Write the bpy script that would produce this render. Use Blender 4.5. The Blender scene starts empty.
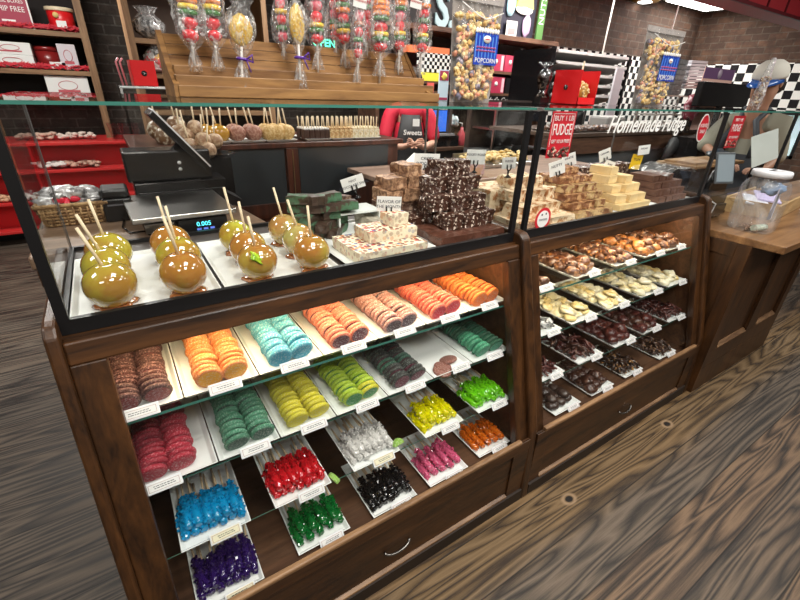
import bpy, bmesh, math, random
from mathutils import Vector, Matrix, Euler, noise as mnoise
random.seed(7)
SC = bpy.context.scene
COL = SC.collection
PI = math.pi

# ---------------------------------------------------------------- camera
F = 423.0
vx = Vector((710, -184, F)).normalized()
vz = Vector((-32, 850, F)); vz = (vz - vx * vz.dot(vx)).normalized()
vy = vx.cross(vz)
RW = Matrix((vx, vy, -vz))                      # rows: world axes seen by the camera
CAM = Vector((0, 0, 1.56))
cam_d = bpy.data.cameras.new('camera'); cam = bpy.data.objects.new('camera', cam_d); COL.objects.link(cam)
cam_d.sensor_width = 36; cam_d.lens = F / 800 * 36; cam_d.clip_start = .02; cam_d.clip_end = 60
_r = RW @ Vector((1, 0, 0)); _u = RW @ Vector((0, -1, 0)); _b = RW @ Vector((0, 0, -1))
m = Matrix((_r, _u, _b)).transposed().to_4x4(); m.translation = CAM
cam.matrix_world = m
SC.camera = cam
def ray(px, py): return RW @ Vector((px - 400, py - 300, F))
def atY(px, py, y): r = ray(px, py); return CAM + r * (y / r.y)
def atZ(px, py, z): r = ray(px, py); return CAM + r * ((z - CAM.z) / r.z)
def atX(px, py, x): r = ray(px, py); return CAM + r * (x / r.x)

# ---------------------------------------------------------------- world, exposure, lamps
w = bpy.data.worlds.new('world'); SC.world = w; w.use_nodes = True
w.node_tree.nodes['Background'].inputs[0].default_value = (.80, .88, 1, 1)
w.node_tree.nodes['Background'].inputs[1].default_value = .35
SC.view_settings.view_transform = 'Standard'; SC.view_settings.look = 'None'
SC.view_settings.exposure = -0.08; SC.view_settings.gamma = 1.0; SC.view_settings.use_curve_mapping = False
SC.cycles.max_bounces = 7; SC.cycles.transparent_max_bounces = 40
SC.cycles.diffuse_bounces = 3; SC.cycles.glossy_bounces = 3; SC.cycles.transmission_bounces = 4
SC.cycles.caustics_reflective = False; SC.cycles.caustics_refractive = False
SC.cycles.sample_clamp_indirect = 4
def area(name, loc, sx, sy, power, col=(1, .95, .88), rot=(0, 0, 0), spread=PI):
    l = bpy.data.lights.new(name, 'AREA'); l.shape = 'RECTANGLE'; l.size = sx; l.size_y = sy
    l.energy = power; l.color = col; l.spread = spread
    o = bpy.data.objects.new(name, l); o.location = loc; o.rotation_euler = rot; COL.objects.link(o); return o
CEIL = 2.98
for i, (x, y, p) in enumerate([(.6, -.9, 46), (2.9, -.9, 42), (.7, .45, 26), (2.6, .4, 24), (-.5, 4.2, 85), (1.9, 3.1, 80), (4.3, 3.2, 75), (-1.6, 1.4, 34), (5.2, .2, 45), (-1.2, -1.2, 30), (6.8, 2.6, 60)]):
    area('ceiling_panel_light', (x, y, CEIL - .05), .6 if i < 4 else .9, .6, p, (1, .96, .90))
# small spotlights on the ceiling track: they give the hard glints
for x in (-.2, .35, .9, 1.5, 2.1):
    l = bpy.data.lights.new('track_spot_light', 'SPOT'); l.energy = 26; l.spot_size = 1.3; l.spot_blend = .7; l.shadow_soft_size = .035; l.color = (1, .93, .82)
    o = bpy.data.objects.new('track_spot_light', l); o.location = (x, .1, 2.8); o.rotation_euler = (math.radians(28), 0, 0); COL.objects.link(o)
# warm strips under the top rail inside the two wooden cases
area('case_strip_light', (.50, 1.03, 1.045), 1.16, .03, 7.6, (1, .74, .42), (math.radians(-8), 0, 0))
area('case_strip_light', (1.88, 1.03, 1.045), 1.18, .03, 7.4, (1, .80, .54), (math.radians(-8), 0, 0))

# ---------------------------------------------------------------- materials
MATS = {}
def _mix(nt, fac, a, b):
    n = nt.nodes.new('ShaderNodeMix'); n.data_type = 'RGBA'
    for s, v in ((n.inputs[0], fac), (n.inputs[6], a), (n.inputs[7], b)):
        if hasattr(v, 'links') or hasattr(v, 'is_linked'): nt.links.new(v, s)
        else: s.default_value = v if isinstance(v, float) else (v[0], v[1], v[2], 1)
    return n.outputs[2]
def coords(nt, scale=(1, 1, 1), kind='Object', rot=(0, 0, 0)):
    t = nt.nodes.new('ShaderNodeTexCoord'); mp = nt.nodes.new('ShaderNodeMapping')
    mp.inputs['Scale'].default_value = scale; mp.inputs['Rotation'].default_value = rot
    nt.links.new(t.outputs[kind], mp.inputs[0]); return mp.outputs[0]
def noise(nt, vec, scale, detail=3, rough=.55, dist=0):
    n = nt.nodes.new('ShaderNodeTexNoise'); n.inputs['Scale'].default_value = scale; n.inputs['Detail'].default_value = detail
    n.inputs['Roughness'].default_value = rough; n.inputs['Distortion'].default_value = dist
    if vec is not None: nt.links.new(vec, n.inputs['Vector'])
    return n.outputs['Fac']
def ramp(nt, fac, stops):
    n = nt.nodes.new('ShaderNodeValToRGB'); e = n.color_ramp.elements
    while len(e) < len(stops): e.new(.5)
    for q, (p, c) in zip(e, stops):
        q.position = p; q.color = (c, c, c, 1) if isinstance(c, (int, float)) else (c[0], c[1], c[2], 1)
    nt.links.new(fac, n.inputs[0]); return n.outputs[0]
def mat(name, col, rough=.5, metal=0., spec=.5, n=None, bump=None, coat=0., sss=0., emit=None, trans=0., sat=None, kind='Object'):
    """n = (scale, colour2, low, high): a second colour in a noise mask; bump = (scale, strength)"""
    if name in MATS: return MATS[name]
    m = bpy.data.materials.new(name); m.use_nodes = True; nt = m.node_tree; b = nt.nodes['Principled BSDF']
    b.inputs['Base Color'].default_value = (*col, 1); b.inputs['Roughness'].default_value = rough
    b.inputs['Metallic'].default_value = metal; b.inputs['Specular IOR Level'].default_value = spec
    b.inputs['Coat Weight'].default_value = coat; b.inputs['Coat Roughness'].default_value = .06
    if sss: b.inputs['Subsurface Weight'].default_value = sss; b.inputs['Subsurface Radius'].default_value = (.02, .01, .005); b.inputs['Subsurface Scale'].default_value = .5
    if trans: b.inputs['Transmission Weight'].default_value = trans
    if emit: b.inputs['Emission Color'].default_value = (*emit[0], 1); b.inputs['Emission Strength'].default_value = emit[1]
    v = coords(nt, kind=kind)
    if n:
        f = noise(nt, v, n[0], 4, .6); f = ramp(nt, f, [(n[2], 0), (n[3], 1)])
        nt.links.new(_mix(nt, f, col, n[1]), b.inputs['Base Color'])
    if bump:
        bn = nt.nodes.new('ShaderNodeBump'); bn.inputs['Strength'].default_value = bump[1]; bn.inputs['Distance'].default_value = .004
        nt.links.new(noise(nt, v, bump[0], 3, .6), bn.inputs['Height']); nt.links.new(bn.outputs[0], b.inputs['Normal'])
    MATS[name] = m; return m
def glass(name, tint=(.975, .99, .985), k=.9, rough=.0):
    """thin pane: Schlick mix of see-through and mirror, the same on both faces"""
    if name in MATS: return MATS[name]
    m = bpy.data.materials.new(name); m.use_nodes = True; nt = m.node_tree; nt.nodes.clear()
    out = nt.nodes.new('ShaderNodeOutputMaterial'); mx = nt.nodes.new('ShaderNodeMixShader')
    tr = nt.nodes.new('ShaderNodeBsdfTransparent'); gl = nt.nodes.new('ShaderNodeBsdfGlossy'); lw = nt.nodes.new('ShaderNodeLayerWeight')
    tr.inputs[0].default_value = (*tint, 1); gl.inputs['Roughness'].default_value = rough; lw.inputs['Blend'].default_value = .5
    p = nt.nodes.new('ShaderNodeMath'); p.operation = 'POWER'; p.inputs[1].default_value = 5; nt.links.new(lw.outputs['Facing'], p.inputs[0])
    a = nt.nodes.new('ShaderNodeMath'); a.operation = 'MULTIPLY_ADD'; a.inputs[1].default_value = k; a.inputs[2].default_value = .035
    nt.links.new(p.outputs[0], a.inputs[0]); nt.links.new(a.outputs[0], mx.inputs[0])
    nt.links.new(tr.outputs[0], mx.inputs[1]); nt.links.new(gl.outputs[0], mx.inputs[2]); nt.links.new(mx.outputs[0], out.inputs[0])
    MATS[name] = m; return m
def film(name='cellophane', amount=.22, bscale=38, tint=(1, 1, 1)):
    """crinkled clear film"""
    if name in MATS: return MATS[name]
    m = bpy.data.materials.new(name); m.use_nodes = True; nt = m.node_tree; nt.nodes.clear()
    out = nt.nodes.new('ShaderNodeOutputMaterial'); mx = nt.nodes.new('ShaderNodeMixShader')
    tr = nt.nodes.new('ShaderNodeBsdfTransparent'); tr.inputs[0].default_value = (*tint, 1)
    gl = nt.nodes.new('ShaderNodeBsdfPrincipled'); gl.inputs['Base Color'].default_value = (.9, .9, .9, 1); gl.inputs['Roughness'].default_value = .12; gl.inputs['Specular IOR Level'].default_value = 1
    bn = nt.nodes.new('ShaderNodeBump'); bn.inputs['Strength'].default_value = 1; bn.inputs['Distance'].default_value = .02
    v = coords(nt, (1, 1, .5)); f = noise(nt, v, bscale, 3, .6, 1.5); nt.links.new(f, bn.inputs['Height']); nt.links.new(bn.outputs[0], gl.inputs['Normal'])
    r = ramp(nt, noise(nt, v, bscale * .8, 2, .5, 2.), [(.45, amount * .35), (.72, min(1, amount * 2.4))])
    nt.links.new(r, mx.inputs[0]); nt.links.new(tr.outputs[0], mx.inputs[1]); nt.links.new(gl.outputs[0], mx.inputs[2]); nt.links.new(mx.outputs[0], out.inputs[0])
    MATS[name] = m; return m
def wood(name, dark, light, axis='X', scale=7., rough=.35, coat=.2, ring=5.0):
    if name in MATS: return MATS[name]
    m = bpy.data.materials.new(name); m.use_nodes = True; nt = m.node_tree; b = nt.nodes['Principled BSDF']
    s = {'X': (.12, 1, 1), 'Y': (1, .12, 1), 'Z': (1, 1, .12)}[axis]
    v = coords(nt, s); f = noise(nt, v, scale * 2.2, 5, .62, 1.2); g = noise(nt, v, scale * 14, 3, .6)
    a = nt.nodes.new('ShaderNodeMath'); a.operation = 'MULTIPLY_ADD'; a.inputs[1].default_value = .35; nt.links.new(g, a.inputs[0]); nt.links.new(f, a.inputs[2])
    c = ramp(nt, a.outputs[0], [(.48, dark), (.86, light)]); nt.links.new(c, b.inputs['Base Color'])
    b.inputs['Roughness'].default_value = rough; b.inputs['Coat Weight'].default_value = coat; b.inputs['Coat Roughness'].default_value = .2
    bn = nt.nodes.new('ShaderNodeBump'); bn.inputs['Strength'].default_value = .15; bn.inputs['Distance'].default_value = .003
    nt.links.new(a.outputs[0], bn.inputs['Height']); nt.links.new(bn.outputs[0], b.inputs['Normal'])
    MATS[name] = m; return m
def brick(name, c1, c2, mortar, plane='XZ', bw=.24, bh=.095):
    m = bpy.data.materials.new(name); m.use_nodes = True; nt = m.node_tree; b = nt.nodes['Principled BSDF']
    t = nt.nodes.new('ShaderNodeTexCoord'); sp = nt.nodes.new('ShaderNodeSeparateXYZ'); cb = nt.nodes.new('ShaderNodeCombineXYZ')
    nt.links.new(t.outputs['Object'], sp.inputs[0]); nt.links.new(sp.outputs[0 if plane == 'XZ' else 1], cb.inputs[0]); nt.links.new(sp.outputs[2], cb.inputs[1])
    br = nt.nodes.new('ShaderNodeTexBrick'); br.inputs['Scale'].default_value = 1; br.inputs['Brick Width'].default_value = bw; br.inputs['Row Height'].default_value = bh
    br.inputs['Mortar Size'].default_value = .009; br.inputs['Mortar Smooth'].default_value = .3; br.inputs['Bias'].default_value = -.1
    br.inputs['Color1'].default_value = (*c1, 1); br.inputs['Color2'].default_value = (*c2, 1); br.inputs['Mortar'].default_value = (*mortar, 1)
    nt.links.new(cb.outputs[0], br.inputs['Vector'])
    nz = noise(nt, cb.outputs[0], 6, 6, .72); c = _mix(nt, ramp(nt, nz, [(.38, .0), (.62, .88)]), br.outputs[0], tuple(x * .35 for x in c1)); nt.links.new(c, b.inputs['Base Color'])
    bn = nt.nodes.new('ShaderNodeBump'); bn.inputs['Strength'].default_value = .8; bn.inputs['Distance'].default_value = .01; bn.invert = True
    nt.links.new(br.outputs['Fac'], bn.inputs['Height']); nt.links.new(bn.outputs[0], b.inputs['Normal']); b.inputs['Roughness'].default_value = .85
    return m
def checker(name, size, plane):
    m = bpy.data.materials.new(name); m.use_nodes = True; nt = m.node_tree; b = nt.nodes['Principled BSDF']
    t = nt.nodes.new('ShaderNodeTexCoord'); sp = nt.nodes.new('ShaderNodeSeparateXYZ'); cb = nt.nodes.new('ShaderNodeCombineXYZ')
    nt.links.new(t.outputs['Object'], sp.inputs[0]); nt.links.new(sp.outputs[0 if plane == 'XZ' else 1], cb.inputs[0]); nt.links.new(sp.outputs[2], cb.inputs[1])
    ck = nt.nodes.new('ShaderNodeTexChecker'); ck.inputs['Scale'].default_value = 1 / size
    ck.inputs[1].default_value = (.78, .78, .74, 1); ck.inputs[2].default_value = (.012, .012, .014, 1)
    nt.links.new(cb.outputs[0], ck.inputs[0]); nt.links.new(ck.outputs[0], b.inputs['Base Color']); b.inputs['Roughness'].default_value = .2
    return m

# ---------------------------------------------------------------- mesh helpers
class MB:
    def __init__(s): s.v = []; s.f = []; s.mi = []; s.mat = 0; s.sm = []; s.smooth = False
    def add(s, vs, fs):
        k = len(s.v); s.v += [tuple(p) for p in vs]; s.f += [tuple(i + k for i in f) for f in fs]; s.mi += [s.mat] * len(fs); s.sm += [s.smooth] * len(fs); return s
    def box(s, x0, x1, y0, y1, z0, z1):
        return s.add([(x0, y0, z0), (x1, y0, z0), (x1, y1, z0), (x0, y1, z0), (x0, y0, z1), (x1, y0, z1), (x1, y1, z1), (x0, y1, z1)],
                     [(0, 3, 2, 1), (4, 5, 6, 7), (0, 1, 5, 4), (1, 2, 6, 5), (2, 3, 7, 6), (3, 0, 4, 7)])
    def rbox(s, c, sz, M=None):
        hx, hy, hz = sz[0] / 2, sz[1] / 2, sz[2] / 2; M = M or Matrix.Identity(3); c = Vector(c)
        pts = [c + M @ Vector(p) for p in [(-hx, -hy, -hz), (hx, -hy, -hz), (hx, hy, -hz), (-hx, hy, -hz), (-hx, -hy, hz), (hx, -hy, hz), (hx, hy, hz), (-hx, hy, hz)]]
        return s.add(pts, [(0, 3, 2, 1), (4, 5, 6, 7), (0, 1, 5, 4), (1, 2, 6, 5), (2, 3, 7, 6), (3, 0, 4, 7)])
    def prism(s, prof, a, b, ax='x'):
        """profile extruded: ax='x' profile is (y,z); 'y' profile is (x,z); 'z' profile is (x,y)"""
        def P(p, t): return {'x': (t, p[0], p[1]), 'y': (p[0], t, p[1]), 'z': (p[0], p[1], t)}[ax]
        n = len(prof); return s.add([P(p, a) for p in prof] + [P(p, b) for p in prof],
                                    [tuple(range(n)), tuple(range(2 * n - 1, n - 1, -1))] + [(i, i + n, (i + 1) % n + n, (i + 1) % n) for i in range(n)])
    def tube(s, path, r, seg=8, cap=True):
        path = [Vector(p) for p in path]; n = len(path); rs = r if isinstance(r, (list, tuple)) else [r] * n
        vs = []; fs = []; up = None
        for i, p in enumerate(path):
            d = (path[min(i + 1, n - 1)] - path[max(i - 1, 0)]).normalized()
            if up is None: up = d.orthogonal().normalized()
            up = (up - d * up.dot(d)).normalized(); q = d.cross(up)
            for k in range(seg):
                a = 2 * PI * k / seg; vs.append(p + (up * math.cos(a) + q * math.sin(a)) * rs[i])
        for i in range(n - 1):
            for k in range(seg): fs.append((i * seg + k, i * seg + (k + 1) % seg, (i + 1) * seg + (k + 1) % seg, (i + 1) * seg + k))
        if cap: fs += [tuple(range(seg - 1, -1, -1)), tuple(range((n - 1) * seg, n * seg))]
        o = s.smooth; s.smooth = True; s.add(vs, fs); s.smooth = o
        if cap: s.sm[-1] = s.sm[-2] = False
        return s
    def lathe(s, prof, c=(0, 0, 0), seg=20, M=None, jit=None):
        vs = []; fs = []; c = Vector(c); n = len(prof); M = M or Matrix.Identity(3)
        for i, (r, z) in enumerate(prof):
            for k in range(seg):
                a = 2 * PI * k / seg; rr = r * (1 + (jit(a, i) if jit else 0)); vs.append(c + M @ Vector((rr * math.cos(a), rr * math.sin(a), z)))
        for i in range(n - 1):
            for k in range(seg): fs.append((i * seg + k, i * seg + (k + 1) % seg, (i + 1) * seg + (k + 1) % seg, (i + 1) * seg + k))
        if prof[0][0] > 1e-5: fs.append(tuple(range(seg - 1, -1, -1)))
        if prof[-1][0] > 1e-5: fs.append(tuple(range((n - 1) * seg, n * seg)))
        o = s.smooth; s.smooth = True; s.add(vs, fs); s.smooth = o; return s
    def blob(s, c, r, rough=.15, fr=2.0, sub=2, seed=0, M=None):
        bm = bmesh.new(); bmesh.ops.create_icosphere(bm, subdivisions=sub, radius=1)
        r = r if isinstance(r, (tuple, list)) else (r, r, r); vs = []; M = M or Matrix.Identity(3)
        for v in bm.verts:
            d = v.co.copy(); k = 1 + rough * 2 * mnoise.noise(d * fr + Vector((seed * 7.3, seed * 3.1, 0)))
            vs.append(Vector(c) + M @ Vector((d.x * r[0] * k, d.y * r[1] * k, d.z * r[2] * k)))
        fs = [tuple(v.index for v in f.verts) for f in bm.faces]; bm.free()
        o = s.smooth; s.smooth = True; s.add(vs, fs); s.smooth = o; return s
    def mesh(s, name, mats, bevel=0., seg=2):
        me = bpy.data.meshes.new(name); me.from_pydata(s.v, [], s.f)
        for m_ in (mats if isinstance(mats, (list, tuple)) else [mats]): me.materials.append(m_)
        me.polygons.foreach_set('material_index', s.mi); me.polygons.foreach_set('use_smooth', s.sm); me.validate()
        if bevel:
            bm = bmesh.new(); bm.from_mesh(me); bmesh.ops.recalc_face_normals(bm, faces=bm.faces)
            bmesh.ops.bevel(bm, geom=[e for e in bm.edges if len(e.link_faces) == 2 and e.calc_face_angle(0) > .5], offset=bevel, segments=seg, profile=.5, affect='EDGES')
            bm.to_mesh(me); bm.free()
        else:
            bm = bmesh.new(); bm.from_mesh(me); bmesh.ops.recalc_face_normals(bm, faces=bm.faces); bm.to_mesh(me); bm.free()
        me.update(); return me
def tag(o, label=None, cat=None, group=None, kind=None):
    if label: o['label'] = label
    if cat: o['category'] = cat
    if group: o['group'] = group
    if kind: o['kind'] = kind
    return o
def link(name, data, parent=None, loc=None, rot=None):
    o = bpy.data.objects.new(name, data); COL.objects.link(o)
    if parent is not None: o.parent = parent
    if loc is not None: o.location = loc
    if rot is not None: o.rotation_euler = rot
    return o
def thing(name, label, cat, loc=(0, 0, 0), rot=(0, 0, 0), group=None):
    o = link(name, None, None, loc, rot); o.empty_display_size = .05; return tag(o, label, cat, group)
def obj(name, mb, mats, parent=None, bevel=0., world=False, seg=2):
    """one mesh object; world=True: geometry was written in world coordinates and the (unrotated) parent sits elsewhere"""
    if world and parent is not None:
        L = parent.location
        if parent.parent: L = L + parent.parent.location
        mb.v = [(p[0] - L[0], p[1] - L[1], p[2] - L[2]) for p in mb.v]
    return link(name, mb.mesh(name, mats, bevel, seg), parent)
def solo(name, mb, mats, label, cat, group=None, bevel=0., kind=None, seg=2):
    """a thing that is one mesh; its origin goes to the middle of its underside"""
    xs = [p[0] for p in mb.v]; ys = [p[1] for p in mb.v]; zs = [p[2] for p in mb.v]
    c = ((min(xs) + max(xs)) / 2, (min(ys) + max(ys)) / 2, min(zs)); mb.v = [(p[0] - c[0], p[1] - c[1], p[2] - c[2]) for p in mb.v]
    o = link(name, mb.mesh(name, mats, bevel, seg), None, c); return tag(o, label, cat, group, kind)
def struct(name, mb, mats, bevel=0.):
    o = link(name, mb.mesh(name, mats, bevel)); o['kind'] = 'structure'; return o
ORD = ['first', 'second', 'third', 'fourth', 'fifth', 'sixth', 'seventh', 'eighth', 'ninth', 'tenth', 'eleventh', 'twelfth', 'thirteenth', 'fourteenth']
def kids(o): return [c for c in bpy.data.objects if c.parent == o]
def copy_tree(o, ch, loc=None, rot=None, label=None, group=None, scale=None):
    """ch: nested list [(child, [(grandchild, [])...])...] of the thing's parts"""
    c = o.copy(); COL.objects.link(c)
    if loc is not None: c.location = loc
    if rot is not None: c.rotation_euler = rot
    if scale is not None: c.scale = scale
    if label: c['label'] = label
    if group: c['group'] = group
    def rec(lst, par):
        for k, sub in lst:
            d = k.copy(); COL.objects.link(d); d.parent = par; rec(sub, d)
    rec(ch, c); return c
def tree(o): return [(c, tree(c)) for c in kids(o)]
def text(name, body, parent, size, M, m_, ext=.0004, align='CENTER', shear=0., xs=1., bold=0.):
    """lettering turned into a mesh; M places its plane (x right, y up, z out)"""
    cu = bpy.data.curves.new(name, 'FONT'); cu.body = body; cu.size = size; cu.extrude = ext; cu.align_x = align; cu.align_y = 'CENTER'; cu.shear = shear; cu.resolution_u = 3; cu.offset = bold
    t = bpy.data.objects.new(name, cu); COL.objects.link(t); bpy.context.view_layer.update()
    me = bpy.data.meshes.new_from_object(t.evaluated_get(bpy.context.evaluated_depsgraph_get())); bpy.data.objects.remove(t)
    me.name = name; me.materials.clear(); me.materials.append(m_); me.transform(Matrix.Diagonal((xs, 1, 1, 1))); me.transform(M)
    o = link(name, me, parent); return o
def frame(o, xdir, zdir):
    """4x4 with origin o, x along xdir, z (face normal) along zdir"""
    x = Vector(xdir).normalized(); z = Vector(zdir).normalized(); y = z.cross(x).normalized(); z = x.cross(y)
    m_ = Matrix((x, y, z)).transposed().to_4x4(); m_.translation = Vector(o); return m_

black = mat('black_metal', (.008, .008, .009), .35)
blackp = mat('black_plastic', (.009, .009, .010), .25)
white = mat('white_melamine', (.78, .80, .78), .25)
paper = mat('white_paper', (.80, .80, .78), .6)
ink = mat('dark_ink', (.03, .03, .05), .6)
walnut = wood('case_wood', (.014, .0052, .0016), (.082, .031, .008), 'X', 7, .42, .05)
walnut_z = wood('case_wood_upright', (.014, .0052, .0016), (.082, .031, .008), 'Z', 7, .42, .05)
walnut_in = wood('case_wood_inside', (.055, .022, .010), (.16, .07, .03), 'X', 6, .5, .05)
worn = wood('worn_lit_edge_wood', (.07, .030, .012), (.32, .18, .085), 'X', 9, .5, .05)  # pale edge tone that paints in the light on ledge and moulding tops
pine = wood('pine_wood', (.12, .050, .014), (.36, .19, .062), 'X', 6, .55, .0)
shelfw = wood('shelf_wood', (.16, .08, .035), (.34, .20, .10), 'X', 6, .55, .0)
shelfw_z = wood('shelf_wood_upright', (.16, .08, .035), (.34, .20, .10), 'Z', 6, .55, .0)
counterw = wood('counter_wood', (.11, .065, .038), (.29, .19, .125), 'X', 6, .35, .2)
clear = glass('clear_glass')
gedge = mat('green_glass_edge', (.05, .20, .16), .12, spec=.8)
steel = mat('brushed_steel', (.55, .54, .52), .28, 1)
red = mat('red_paint', (.66, .018, .022), .35)

# ================================================================ SETTING
def floor_mat():
    m = bpy.data.materials.new('plank_floor'); m.use_nodes = True; nt = m.node_tree; b = nt.nodes['Principled BSDF']; N = nt.nodes.new; L = nt.links.new
    t = N('ShaderNodeTexCoord'); sp = N('ShaderNodeSeparateXYZ'); L(t.outputs['Object'], sp.inputs[0])
    def M(op, a, b_=None, c=None):
        n = N('ShaderNodeMath'); n.operation = op
        for s, v in zip(n.inputs, (a, b_, c)):
            if v is None: continue
            if isinstance(v, (int, float)): s.default_value = v
            else: L(v, s)
        return n.outputs[0]
    W = .185
    yy = M('DIVIDE', M('ADD', sp.outputs[1], .03), W); idx = M('FLOOR', yy); fr = M('SUBTRACT', yy, idx)
    wn = N('ShaderNodeTexWhiteNoise'); wn.noise_dimensions = '1D'; L(idx, wn.inputs['W']); rnd = wn.outputs['Value']
    # every board has its own stretch of grain
    cb = N('ShaderNodeCombineXYZ'); L(M('MULTIPLY', M('MULTIPLY_ADD', rnd, 37., sp.outputs[0]), .07), cb.inputs[0]); L(M('MULTIPLY_ADD', rnd, 5., sp.outputs[1]), cb.inputs[1]); L(M('MULTIPLY', rnd, 11.), cb.inputs[2])
    f = noise(nt, cb.outputs[0], 8.5, 2, .4, .35)                        # cathedral rings = contour lines of a smooth field
    rings = M('FRACT', M('MULTIPLY', f, 14.)); tri = M('POWER', M('ABSOLUTE', M('MULTIPLY_ADD', rings, 2., -1.)), .8)
    cb2 = N('ShaderNodeCombineXYZ'); L(M('MULTIPLY', sp.outputs[0], 2.), cb2.inputs[0]); L(M('MULTIPLY_ADD', f, 5., M('MULTIPLY', sp.outputs[1], 70.)), cb2.inputs[1])
    fine = noise(nt, cb2.outputs[0], 3.0, 6, .85)
    v = M('ADD', M('MULTIPLY', tri, .46), M('MULTIPLY', fine, .72))
    c1 = ramp(nt, v, [(.38, (.014, .009, .006)), (.56, (.065, .041, .026)), (.80, (.165, .107, .066))])
    c2 = ramp(nt, v, [(.38, (.018, .015, .013)), (.58, (.055, .045, .036)), (.84, (.125, .100, .077))])
    big = noise(nt, t.outputs['Object'], 1.1, 3, .5)
    gmix = ramp(nt, M('ADD', M('MULTIPLY', rnd, .55), M('MULTIPLY', big, .75)), [(.45, 0), (.85, .85)])
    # older grey floor on the far left of the room, honey-coloured boards hugging the cases
    left = ramp(nt, M('MULTIPLY_ADD', sp.outputs[0], -1.6, M('MULTIPLY', sp.outputs[1], .55)), [(.45, 0), (1.0, .75)])
    c = _mix(nt, gmix, c1, c2); c = _mix(nt, left, c, c2)
    near = M('MULTIPLY', ramp(nt, M('SUBTRACT', sp.outputs[1], M('MULTIPLY', big, .12)), [(.42, 0), (.52, 1)]), ramp(nt, M('SUBTRACT', 1.25, sp.outputs[1]), [(.4, 0), (.5, 1)]))
    near = M('MULTIPLY', near, ramp(nt, sp.outputs[0], [(.10, 0), (.55, .55)]))
    c3 = ramp(nt, v, [(.38, (.035, .017, .006)), (.56, (.14, .078, .022)), (.82, (.23, .135, .048))])
    c = _mix(nt, near, c, c3)
    gap = ramp(nt, M('ABSOLUTE', M('SUBTRACT', fr, .5)), [(.480, 1), (.496, .12)])
    mx = N('ShaderNodeMix'); mx.data_type = 'RGBA'; mx.blend_type = 'MULTIPLY'; mx.inputs[0].default_value = 1; L(c, mx.inputs[6]); L(gap, mx.inputs[7])
    col = mx.outputs[2]
    for K in (atZ(569, 499, 0), atZ(667, 424, 0)):
        dx = M('SUBTRACT', sp.outputs[0], K.x); dy = M('SUBTRACT', sp.outputs[1], K.y)
        d = M('SQRT', M('ADD', M('MULTIPLY', M('MULTIPLY', dx, dx), .45), M('MULTIPLY', dy, dy)))
        col = _mix(nt, ramp(nt, d, [(.012, 1), (.016, 0)]), col, (.008, .005, .004)); k2 = M('MULTIPLY', ramp(nt, d, [(.014, 0), (.018, .8)]), ramp(nt, d, [(.022, 1), (.030, 0)])); col = _mix(nt, k2, col, (.33, .22, .13))
    L(col, b.inputs['Base Color']); L(ramp(nt, v, [(.2, .42), (.9, .62)]), b.inputs['Roughness']); b.inputs['Specular IOR Level'].default_value = .35
    bn = N('ShaderNodeBump'); bn.inputs['Strength'].default_value = .3; bn.inputs['Distance'].default_value = .004; L(M('MULTIPLY', v, gap), bn.inputs['Height']); L(bn.outputs[0], b.inputs['Normal'])
    return m
struct('floor', MB().box(-5, 10.2, -3.6, 6.7, -.05, 0), floor_mat())
ceilm = mat('dark_ceiling', (.035, .028, .024), .8, bump=(9, .3))
struct('ceiling', MB().box(-5, 10.2, -3.6, 6.7, CEIL, CEIL + .1), ceilm)
bk = brick('dark_brick', (.085, .064, .050), (.040, .031, .026), (.145, .130, .112))
bkr = brick('red_brick', (.120, .060, .034), (.050, .028, .018), (.125, .098, .076))
bkr2 = brick('red_brick_side', (.120, .060, .034), (.050, .028, .018), (.125, .098, .076), 'YZ')
struct('wall_back', MB().box(-5, 5.1, 6.4, 6.5, 0, CEIL), bk)
struct('wall_kitchen', MB().box(5.1, 9.4, 4.6, 4.7, 0, CEIL), bkr)
struct('wall_kitchen_side', MB().box(5.0, 5.1, 4.6, 6.4, 0, CEIL), bkr2)
sw = MB(); sw.box(9.3, 9.4, -3.6, 2.55, 0, CEIL); sw.box(9.3, 9.4, 3.75, 4.6, 0, CEIL); sw.box(9.3, 9.4, 2.55, 3.75, 0, .75); sw.box(9.3, 9.4, 2.55, 3.75, 1.45, CEIL)
struct('wall_right', sw, bkr2)
plaster = mat('painted_wall', (.30, .27, .24), .8)
struct('wall_left', MB().box(-5.1, -5, -3.6, 6.5, 0, CEIL), plaster)
struct('wall_front', MB().box(-5, 10.2, -3.7, -3.6, 0, CEIL), plaster)
ck1 = checker('checker_tile', .092, 'XZ'); ck2 = checker('checker_tile_side', .125, 'YZ')
struct('trim_1', MB().box(5.1, 9.29, 4.575, 4.6, 1.1, 2.17), ck1)
struct('trim_2', MB().box(9.275, 9.3, 3.75, 4.57, 1.1, 2.14).box(9.275, 9.3, 0, 2.55, 1.1, 2.14).box(9.275, 9.3, 2.55, 3.75, 1.46, 2.14), ck2)
# a window in the right wall with a leafy street outside
sky = mat('daylight_street', (.3, .5, .4), .9, n=(2.2, (.75, .92, 1), .42, .58))
_nt = sky.node_tree; _b = _nt.nodes['Principled BSDF']
_nt.links.new(_b.inputs['Base Color'].links[0].from_socket, _b.inputs['Emission Color']); _b.inputs['Emission Strength'].default_value = .8
wn1 = MB(); wn1.box(9.30, 9.33, 2.55, 2.6, .75, 1.45); wn1.box(9.30, 9.33, 3.7, 3.75, .75, 1.45); wn1.box(9.30, 9.33, 3.12, 3.16, .75, 1.45); wn1.box(9.30, 9.33, 2.55, 3.75, .75, .8); wn1.box(9.30, 9.33, 2.55, 3.75, 1.40, 1.45)
wf = struct('window_1', wn1, black)
wp = obj('window_pane', MB().box(9.34, 9.345, 2.55, 3.75, .75, 1.45), clear, wf)
struct('street_backdrop', MB().box(9.8, 9.85, 1.5, 5.0, .0, 2.6), sky)
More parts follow.
